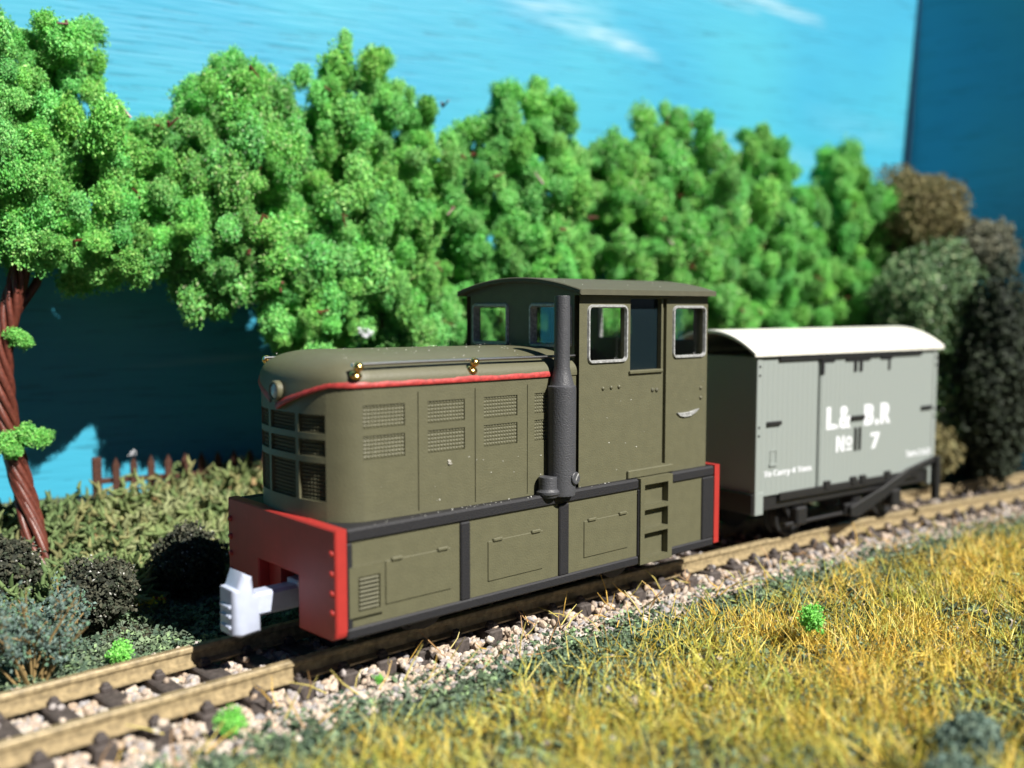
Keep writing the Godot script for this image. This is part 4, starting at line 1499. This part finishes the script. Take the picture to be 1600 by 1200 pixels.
	# stray tufts of the same foam on the first trunk
	var t0 := get_node("foam_tree")
	org = on_board(-0.1, -0.6, 19)
	var wh := []
	var cl := []
	for q in [[-1.2, 16.4, 20.5, 1.6], [0.6, 16.0, 20.5, 1.2], [-3.6, 15.6, 20.5, 1.6], [-2.8, 14.6, 21, 1.1], [-2.3, 29.0, 20, 1.2], [-1.1, 28.3, 20.3, 1.1]]:
		wh.append(Transform3D(any_basis(q[3]), on_board(q[0], q[1], q[2])))
		cl.append(Color(1, 1, 1))
	scatter(t0, "foam_tuft", kinds[0], M.foam, wh, cl)
	# loose foam clumps lying about the ground
	var bright := clump_mesh(7, 700, [Color(0.22, 0.66, 0.10), Color(0.16, 0.55, 0.08), Color(0.30, 0.72, 0.16)], 0.12)
	var spots := [[Vector3(-10.7, -1.4, -12.3), 1.15, "bright green foam tuft beside the rail at the left"], [Vector3(44.2, 0.6, 30.5), 1.35, "bright green foam tuft standing in the golden grass"], [Vector3(-10.3, -0.9, 11.0), 1.15, "bright green foam tuft on the ballast in the near corner"], [Vector3(4.8, -1.6, 9.9), 0.42, "tiny green foam crumb on ballast by the sleeper ends"]]
	for q in spots:
		var o := put(self, "foam_tuft", bright, M.foam)
		o.position = q[0] * U
		o.basis = any_basis(q[1])
		tag(o, q[2], "foam tuft", "loose bright green foam tufts")


# ------------------------------------------------------------------ fence, bushes
func fence() -> void:
	var F := thing("picket_fence", "rusty brown picket fence in front of the blue board at left", "fence", on_board(18, 3, 6))
	var mb := MB.new()
	mb.obox(on_board(7.9, 6.8, 6.3), BE * 0.62, Vector3(0, 4.2, 0), BN * 0.62, 0.15)
	part(F, "post", mb, M.fence)
	for i in 11:
		mb = MB.new()
		var s := 10.5 + i * 2.42
		var c := on_board(s, 0, 6.0)
		mb.extrude(PackedVector2Array([Vector2(-0.5, 2.5), Vector2(0.5, 2.5), Vector2(0.5, 9.7), Vector2(0.0, 10.75 + 0.15 * rng.randf()), Vector2(-0.5, 9.7)]), c, BE, Vector3.UP, 0.5, 0.08)
		part(F, "picket", mb, M.fence)
	for y in [7.4, 4.6]:
		mb = MB.new()
		mb.obox(on_board(22.5, y, 5.75), BE * 14.5, Vector3(0, 0.38, 0), BN * 0.24, 0.06)
		part(F, "fence_rail", mb, M.fence)
	var g := RandomNumberGenerator.new()
	g.seed = 5
	mb = MB.new()
	for i in 26:
		mb.crumb(on_board(12.8, 11.3, 6.5) + Vector3(g.randfn(), g.randfn(), g.randfn()) * 0.2, 0.13, g)
	org = on_board(12.8, 10.8, 6.5)
	var f := put(self, "foam_crumb", mb.mesh(org), M.print_white)
	f.position = org * U
	tag(f, "white foam crumb stuck on top of a fence picket", "foam crumb")

func ball_bush(called: String, label: String, c: Vector3, r: Vector3, n: int, size: float, cols: Array, sparkle: float, m: Material, group := "") -> Node3D:
	var g := RandomNumberGenerator.new()
	g.seed = hash(label)
	var nz := FastNoiseLite.new()
	nz.seed = int(abs(c.x * 7.0))
	nz.frequency = 0.8
	var T := thing(called, label, "bush", Vector3(c.x, c.y - r.y, c.z), 0.0, group)
	var mb := MB.new()
	for i in n:
		var d := Vector3(g.randfn(), g.randfn(), g.randfn()).normalized()
		var k := (0.86 + 0.4 * nz.get_noise_3d(d.x, d.y, d.z) + 0.18 * nz.get_noise_3d(d.x * 3.0, d.y * 3.0, d.z * 3.0)) * g.randf_range(0.80, 1.06)
		if g.randf() < sparkle:
			mb.col = Color(0.5, 0.5, 0.46)
			mb.crumb(c + d * k * r * 1.02, size * 0.55, g)
		else:
			mb.col = cols[g.randi() % cols.size()]
			mb.crumb(c + d * k * r, size * g.randf_range(0.6, 1.3), g)
	part(T, "foliage", mb, m, 0.0, "", true)
	mb = MB.new()
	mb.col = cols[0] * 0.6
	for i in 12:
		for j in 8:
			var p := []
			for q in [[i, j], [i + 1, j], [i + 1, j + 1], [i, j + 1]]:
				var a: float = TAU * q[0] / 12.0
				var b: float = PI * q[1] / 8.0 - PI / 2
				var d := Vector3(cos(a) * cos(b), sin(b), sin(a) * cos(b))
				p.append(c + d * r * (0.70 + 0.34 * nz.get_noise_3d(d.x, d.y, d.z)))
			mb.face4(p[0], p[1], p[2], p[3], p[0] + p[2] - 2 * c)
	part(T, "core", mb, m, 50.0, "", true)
	return T

func bushes() -> void:
	var dark := [Color(0.03, 0.033, 0.022), Color(0.05, 0.054, 0.034), Color(0.075, 0.078, 0.05), Color(0.032, 0.046, 0.026)]
	ball_bush("dark_bush", "round dark speckled bush in front of the leaning trunk", Vector3(-8.3, 1.4, -25.0), Vector3(4.5, 4.2, 4.2), 2600, 0.30, dark, 0.06, M.scatter, "dark speckled bushes at the left")
	ball_bush("dark_bush", "dark bush half in the locomotive's shadow by the beam", Vector3(4.6, 1.6, -32.0), Vector3(5.0, 4.3, 4.4), 2600, 0.30, dark, 0.04, M.scatter, "dark speckled bushes at the left")
	ball_bush("dark_bush", "dark bush cut by the left edge behind the grey shrub", Vector3(-13.6, 1.6, -40.0), Vector3(4.4, 4.4, 4.2), 2200, 0.30, dark, 0.06, M.scatter, "dark speckled bushes at the left")
	var brown := [Color(0.17, 0.145, 0.055), Color(0.22, 0.19, 0.075), Color(0.11, 0.10, 0.04), Color(0.19, 0.18, 0.075)]
	var hedge := [Color(0.09, 0.18, 0.07), Color(0.14, 0.25, 0.10), Color(0.10, 0.18, 0.09), Color(0.26, 0.33, 0.18)]
	var black := [Color(0.012, 0.02, 0.011), Color(0.02, 0.034, 0.018), Color(0.028, 0.044, 0.022)]
	var grey := [Color(0.15, 0.155, 0.105), Color(0.20, 0.20, 0.135), Color(0.10, 0.115, 0.08)]
	# far right corner
	var b := func(s: float, y: float, off: float) -> Vector3: return on_board(s, y, off)
	ball_bush("brown_bush", "olive brown bush in front of the board corner", b.call(160, 51.0, 20), Vector3(13.0, 10.5, 10), 7500, 0.36, brown, 0.0, M.scatter)
	ball_bush("grey_bush", "greyish twiggy bush at the right edge beside the brown bush", b.call(169, 44, 29), Vector3(7, 7, 7), 2200, 0.42, grey, 0.0, M.scatter)
	ball_bush("green_hedge_bush", "tall muted green bush behind the end of the wagon", b.call(154, 31, 29), Vector3(14.5, 13.5, 10), 6500, 0.5, hedge, 0.03, M.scatter)
	ball_bush("green_hedge_bush", "lower muted green bush under the tall one behind the wagon", b.call(152, 14, 30), Vector3(13, 11, 9), 4500, 0.5, hedge, 0.02, M.scatter)
	ball_bush("black_bush", "near black tall bush at the right edge of the picture", b.call(157.5, 20, 41), Vector3(9, 21, 8), 3600, 0.55, black, 0.0, M.scatter)
	ball_bush("black_bush", "near black low bush past the wagon by the right edge", b.call(167, 10, 33), Vector3(11, 15, 9), 3000, 0.55, black, 0.0, M.scatter)
	ball_bush("brown_undergrowth_bush", "low brown bush on the ground past the wagon's end", b.call(143, 7.0, 38), Vector3(8, 5.5, 6), 2200, 0.45, brown, 0.0, M.scatter)
	var teal := [Color(0.10, 0.16, 0.13), Color(0.15, 0.22, 0.18), Color(0.07, 0.12, 0.09), Color(0.12, 0.17, 0.12)]
	for q in [[Vector3(22.0, -0.9, 55.0), Vector3(3.4, 2.6, 2.6), "blurred grey green foam plant low in the near right corner"], [Vector3(30.5, -1.0, 52.5), Vector3(3.6, 2.4, 2.8), "blurred grey green foam plant at the right of the near corner"], [Vector3(14.5, -1.5, 53.0), Vector3(2.6, 1.7, 2.2), "blurred small grey green foam plant left in the near corner"]]:
		ball_bush("foam_plant", q[2], q[0], q[1], 1500, 0.26, teal, 0.01, M.scatter, "grey green foam plants in the near right corner")
	# feathery grey-green plants at the lower left
	for q in [[Vector3(-18.5, -2.6, -13.5), "feathery grey green plant nearest the rail at the left edge", 15, 9.5, 7], [Vector3(-15.0, -2.6, -21.0), "feathery grey green plant behind, leaning on the dark bush", 12, 8.0, 8]]:
		var T := thing("feathery_plant", q[1], "plant", q[0], 0.0, "feathery grey green plants")
		var g := RandomNumberGenerator.new()
		g.seed = int(q[2]) + 3
		var stems := MB.new()
		var tufts := MB.new()
		for i in q[2]:
			var a := g.randf() * TAU
			var lean := g.randf_range(0.15, 0.75)
			var d := Vector3(cos(a) * lean, 1.0, sin(a) * lean).normalized()
			var ln: float = q[3] * g.randf_range(0.5, 1.0)
			var o: Vector3 = q[0] + Vector3(cos(a), 0, sin(a)) * g.randf() * 1.5
			var path := PackedVector3Array([o, o + d * ln * 0.5, o + d * ln + Vector3(cos(a), -0.4, sin(a)) * ln * 0.12])
			stems.tube(path, PackedFloat32Array([0.16, 0.12, 0.07]), 5)
			for k in 6:
				var f := g.randf_range(0.3, 1.0)
				var root := o + d * ln * f
				var e := (d + Vector3(g.randfn(), g.randfn() * 0.4, g.randfn()) * 0.8).normalized()
				var tip := root + e * g.randf_range(1.0, 2.4)
				stems.tube(PackedVector3Array([root, tip]), PackedFloat32Array([0.08, 0.04]), 4)
				for n in 26:
					var w := g.randf()
					tufts.col = [Color(0.11, 0.17, 0.15), Color(0.16, 0.23, 0.20), Color(0.08, 0.13, 0.11), Color(0.10, 0.19, 0.12)][g.randi() % 4]
					tufts.crumb(root.lerp(tip, w) + Vector3(g.randfn(), g.randfn(), g.randfn()) * 0.36, g.randf_range(0.12, 0.26), g)
		stems.col = Color(0.25, 0.17, 0.07)
		for i in stems.c.size():
			stems.c[i] = Color(0.25, 0.17, 0.07)
		part(T, "stems", stems, M.scatter, 50.0, "", true)
		part(T, "feathery_leaves", tufts, M.scatter, 0.0, "", true)
	# a fallen yellow petal cluster
	var g2 := RandomNumberGenerator.new()
	g2.seed = 77
	var mb := MB.new()
	for i in 40:
		mb.col = [Color(0.72, 0.55, 0.03), Color(0.65, 0.5, 0.05), Color(0.3, 0.35, 0.06), Color(0.5, 0.05, 0.03)][mini(3, int(g2.randf() * 3.15))]
		mb.crumb(Vector3(-1.4, -2.0, -28.2) + Vector3(g2.randfn() * 0.9, absf(g2.randfn()) * 0.25, g2.randfn() * 0.5), 0.28, g2)
	org = Vector3(-1.4, -2.5, -28.2)
	var fl := put(self, "yellow_flower", mb.mesh(org, 0, true), M.scatter)
	fl.position = org * U
	tag(fl, "small yellow flower crumbs with red fleck beside the dark bush", "flower")


# ------------------------------------------------------------------ ground cover
func lichen() -> void:
	var g := RandomNumberGenerator.new()
	g.seed = 31
	var kinds := []
	for v in 3:
		var mb := MB.new()
		for b in 7:
			var p := Vector3(g.randfn() * 0.5, 0, g.randfn() * 0.5)
			var d := Vector3(g.randfn() * 0.8, 1.0, g.randfn() * 0.8).normalized()
			var path := PackedVector3Array([p])
			var rr := PackedFloat32Array([0.44])
			for k in 7:
				d = (d + Vector3(g.randfn(), g.randfn() * 0.5 - 0.12, g.randfn()) * 0.55).normalized()
				p += d * g.randf_range(0.55, 0.95)
				path.append(p)
				rr.append(maxf(0.08, 0.43 - 0.048 * (k + 1) + 0.06 * g.randfn()))
				if k > 0 and g.randf() < 0.75:
					var e := (d + Vector3(g.randfn(), g.randfn(), g.randfn()) * 0.9).normalized()
					mb.tube(PackedVector3Array([p, p + e * 0.7, p + e * 1.2 + Vector3(0, 0.25, 0)]), PackedFloat32Array([0.25, 0.2, 0.06]), 6)
			mb.tube(path, rr, 7)
		kinds.append(mb.mesh(Vector3.ZERO, 70.0, false))
	var pale := [Color(0.27, 0.34, 0.12), Color(0.20, 0.28, 0.09), Color(0.34, 0.38, 0.17), Color(0.14, 0.22, 0.07), Color(0.31, 0.31, 0.12)]
	for v in 3:
		var where := []
		var cols := []
		for i in 420:
			var s := rng.randf_range(-14, 66)
			var off := pow(rng.randf(), 0.85) * 33.0 + 4.0
			var p := on_board(s, 0, off)
			if track_of(p).y > -14.0 - 4.0 * rng.randf() or absf(s) < 2.2 and absf(off - 23) < 5.0:
				continue
			if p.distance_to(Vector3(-8.3, 0, -25)) < 6.0 or p.distance_to(Vector3(4.6, 0, -32)) < 5.5:
				continue
			if s < 7.0 and off < 10.0 or s < 17.5 and off < 9.5:
				continue
			var y := ground_y(p)
			var hill := (1.0 - smoothstep(5.0, 20.0, off)) * smoothstep(14.0, 23.0, s) * 0.9
			p.y = y - 0.4 + rng.randf() * 0.8 + hill
			where.append(Transform3D(yaw_basis(rng.randf_range(0.7, 1.3) * (0.8 if off < 9.0 else 1.0), 0.6), p))
			var c: Color = pale[rng.randi() % pale.size()]
			if rng.randf() < 0.04:
				c = Color(0.40, 0.27, 0.12)
			if s < 6.0:
				c = c.lerp(Color(0.10, 0.19, 0.06), 0.6)
			cols.append(c)
		stuff("lichen_undergrowth", kinds[v], M.lichen, where, cols)
	# brown and green litter on the bank behind the wagon
	var fl := MB.new()
	for i in 6:
		fl.crumb(Vector3(g.randfn(), g.randf() * 0.6, g.randfn()) * 0.9, 0.7, g)
	var wh := []
	var cl := []
	for i in 2600:
		var s := rng.randf_range(60, 175)
		var off := rng.randf_range(1, 60)
		var p := on_board(s, 0, off)
		if track_of(p).y > -10.0:
			continue
		p.y = ground_y(p)
		wh.append(Transform3D(any_basis(rng.randf_range(0.5, 1.0)), p))
		cl.append([Color(0.12, 0.11, 0.05), Color(0.08, 0.10, 0.04), Color(0.05, 0.08, 0.035), Color(0.16, 0.13, 0.07)][rng.randi() % 4])
	stuff("bank_undergrowth", fl.mesh(), M.scatter, wh, cl)

func pebble_mesh(seed_: int) -> ArrayMesh:
	var g := RandomNumberGenerator.new()
	g.seed = seed_
	var nz := FastNoiseLite.new()
	nz.seed = seed_
	nz.frequency = 0.75
	var mb := MB.new()
	var sq := Vector3(1.0, g.randf_range(0.65, 0.85), g.randf_range(0.75, 1.0))
	for i in 9:
		for j in 6:
			var p := []
			for q in [[i, j], [i + 1, j], [i + 1, j + 1], [i, j + 1]]:
				var a: float = TAU * q[0] / 9.0
				var b: float = PI * q[1] / 6.0 - PI / 2
				var d := Vector3(cos(a) * cos(b), sin(b), sin(a) * cos(b))
				p.append(d * sq * (0.5 + 0.28 * nz.get_noise_3d(d.x, d.y, d.z)))
			mb.face4(p[0], p[1], p[2], p[3], p[0] + p[2])
	return mb.mesh(Vector3.ZERO, 60.0)

func ballast() -> void:
	var tints := [Color(0.72, 0.57, 0.44), Color(0.77, 0.64, 0.52), Color(0.69, 0.56, 0.46), Color(0.42, 0.40, 0.41), Color(0.78, 0.70, 0.60), Color(0.58, 0.52, 0.50), Color(0.70, 0.53, 0.39)]
	for v in 4:
		var mesh := pebble_mesh(50 + v)
		var where := []
		var cols := []
		for i in 7400:
			var s := rng.randf_range(-62, 160)
			var off := rng.randf_range(-12.0, 15.5)
			if off > 11.0 and rng.randf() < (off - 11.0) / 4.8 or off < -8.0 and rng.randf() < (-off - 8.0) / 4.5:
				continue
			var ph := fposmod(s + 62.0 + 2.31, 4.62) - 2.31
			var y := -2.75 + rng.randf_range(-0.3, 0.35)
			if absf(off) > 8.0:
				y = ground_y(on_track(s, off)) + rng.randf_range(0.05, 0.5)
			elif absf(ph) < 1.2:
				if rng.randf() < 0.97:
					continue
				y = -1.65
			if absf(absf(off) - 4.97) < 1.3 and y > -2.5:
				continue
			where.append(Transform3D(any_basis(rng.randf_range(0.62, 1.15)), on_track(s, off, y)))
			var c: Color = tints[rng.randi() % tints.size()]
			var k := rng.randf_range(0.8, 1.15)
			cols.append(Color(c.r * k, c.g * k, c.b * k))
		stuff("ballast_gravel", mesh, M.stone, where, cols)

func verge() -> void:
	# torn dark green leaf crumbs strewn on both sides of the track
	var g := RandomNumberGenerator.new()
	g.seed = 61
	for v in 3:
		var mb := MB.new()
		for i in 7:
			var p := Vector3(g.randfn() * 0.55, g.randf() * 0.5, g.randfn() * 0.55)
			var a := g.randf() * TAU
			var d := Vector3(cos(a), g.randf_range(-0.3, 0.6), sin(a)).normalized() * g.randf_range(0.35, 0.75)
			var w := Vector3(-d.z, g.randf_range(-0.2, 0.2), d.x) * g.randf_range(0.25, 0.5)
			mb.tri(p, p + d * 0.5 + w, p + d)
			mb.tri(p, p + d, p + d * 0.5 - w * 0.8 + Vector3(0, 0.12, 0))
			if v > 0:
				mb.crumb(p + Vector3(0.2, -0.1, 0.3), g.randf_range(0.15, 0.35), g)
		var mesh := mb.mesh()
		var where := []
		var cols := []
		for i in 6800:
			var s := rng.randf_range(-55, 165)
			var off: float
			if rng.randf() < 0.4:
				off = -8.2 - absf(rng.randfn()) * 13.0
				if off > -11.0 and rng.randf() < 0.5:
					continue
			else:
				off = 16.5 + rng.randfn() * 3.4 if rng.randf() < 0.5 else rng.randf_range(15, 62)
				if off < 11.0 and rng.randf() < 0.8 or off < 7.8:
					continue
			var p := on_track(s, off)
			if (p - BO).dot(BN) < 1.0:
				continue
			p.y = ground_y(p) + rng.randf_range(0.0, 0.35)
			where.append(Transform3D(yaw_basis(rng.randf_range(0.6, 1.25), 0.45), p))
			var c: Color = [Color(0.08, 0.13, 0.07), Color(0.12, 0.18, 0.095), Color(0.055, 0.095, 0.06), Color(0.18, 0.25, 0.14), Color(0.10, 0.135, 0.09), Color(0.24, 0.36, 0.17)][mini(5, int(rng.randf() * 5.25))]
			cols.append(c)
		stuff("leaf_scatter", mesh, M.scatter, where, cols)

func grass() -> void:
	var g := RandomNumberGenerator.new()
	g.seed = 71
	for v in 4:
		var mb := MB.new()
		for i in 13:
			var p := Vector3(g.randfn() * 1.3, -0.2, g.randfn() * 1.3)
			var a := g.randf() * TAU
			var lean := absf(g.randfn()) * 1.25
			var d := Vector3(cos(a) * lean, 1, sin(a) * lean).normalized()
			var h := g.randf_range(1.3, 3.8)
			var bend := Vector3(cos(a + g.randfn() * 0.5), -0.25, sin(a)) * h * g.randf_range(0.02, 0.22)
			var k := g.randf_range(0.8, 1.3)
			mb.col = [Color(0.64, 0.45, 0.065), Color(0.72, 0.53, 0.12), Color(0.60, 0.37, 0.05), Color(0.40, 0.39, 0.08), Color(0.36, 0.22, 0.06)][mini(4, int(g.randf() * 4.9))] * k
			mb.tube(PackedVector3Array([p, p + d * h * 0.55 + bend * 0.35, p + d * h + bend]), PackedFloat32Array([0.05, 0.044, 0.013]), 3, false)
		var mesh := mb.mesh(Vector3.ZERO, 0.0, true)
		var where := []
		var cols := []
		for i in 2100:
			var s := rng.randf_range(-50, 170)
			var off := 15.0 + pow(rng.randf(), 1.25) * 60.0
			var p := on_track(s, off)
			var patch := lumps.get_noise_2d(p.x * 1.1 + 40.0, p.z * 1.1)
			var lim := 16.5 + 3.0 * lumps.get_noise_2d(s * 1.5, 70.0)
			lim += 2.2 * (1.0 - smoothstep(15.0, 45.0, p.x))
			if off < lim + 9.0 and rng.randf() > (off - lim) / 9.0:
				continue
			if patch < 0.0 and rng.randf() < (0.6 if p.x < 30.0 else 0.4):
				continue
			p.y = ground_y(p)
			where.append(Transform3D(yaw_basis(rng.randf_range(0.7, 1.15), 0.35), p))
			var gr := clampf(0.35 - patch * 1.2 + 0.3 * rng.randfn() + (0.35 if s < 20.0 else 0.0), 0, 1)
			cols.append(Color(1, 1, 1).lerp(Color(0.55, 0.85, 0.8), gr * 0.7))
		stuff("golden_grass", mesh, M.blade, where, cols)
	# single straws lying over the ballast
	var straw := MB.new()
	straw.tube(PackedVector3Array([Vector3(0, 0, 0), Vector3(0.25, 1.6, 0.2), Vector3(0.1, 3.2, 0.7)]), PackedFloat32Array([0.08, 0.07, 0.03]), 4)
	var sm := straw.mesh()
	var wh := []
	var cl := []
	for i in 150:
		var s := rng.randf_range(-40, 110)
		var off := rng.randf_range(7.5, 15.0)
		wh.append(Transform3D(yaw_basis(rng.randf_range(0.6, 1.1), 0.75), on_track(s, off, -2.0)))
		cl.append([Color(0.6, 0.38, 0.08), Color(0.5, 0.42, 0.12), Color(0.35, 0.2, 0.08)][rng.randi() % 3])
	stuff("loose_straw", sm, M.blade, wh, cl)
	# pale stones dropped in the grass
	var wh2 := []
	var cl2 := []
	for i in 240:
		var s := rng.randf_range(-40, 140)
		var off := rng.randf_range(13.0, 50.0)
		var p := on_track(s, off)
		p.y = ground_y(p) + 0.3
		wh2.append(Transform3D(any_basis(rng.randf_range(0.7, 1.1)), p))
		cl2.append(Color(0.6, 0.52, 0.44))
	stuff("stray_gravel", pebble_mesh(90), M.stone, wh2, cl2)
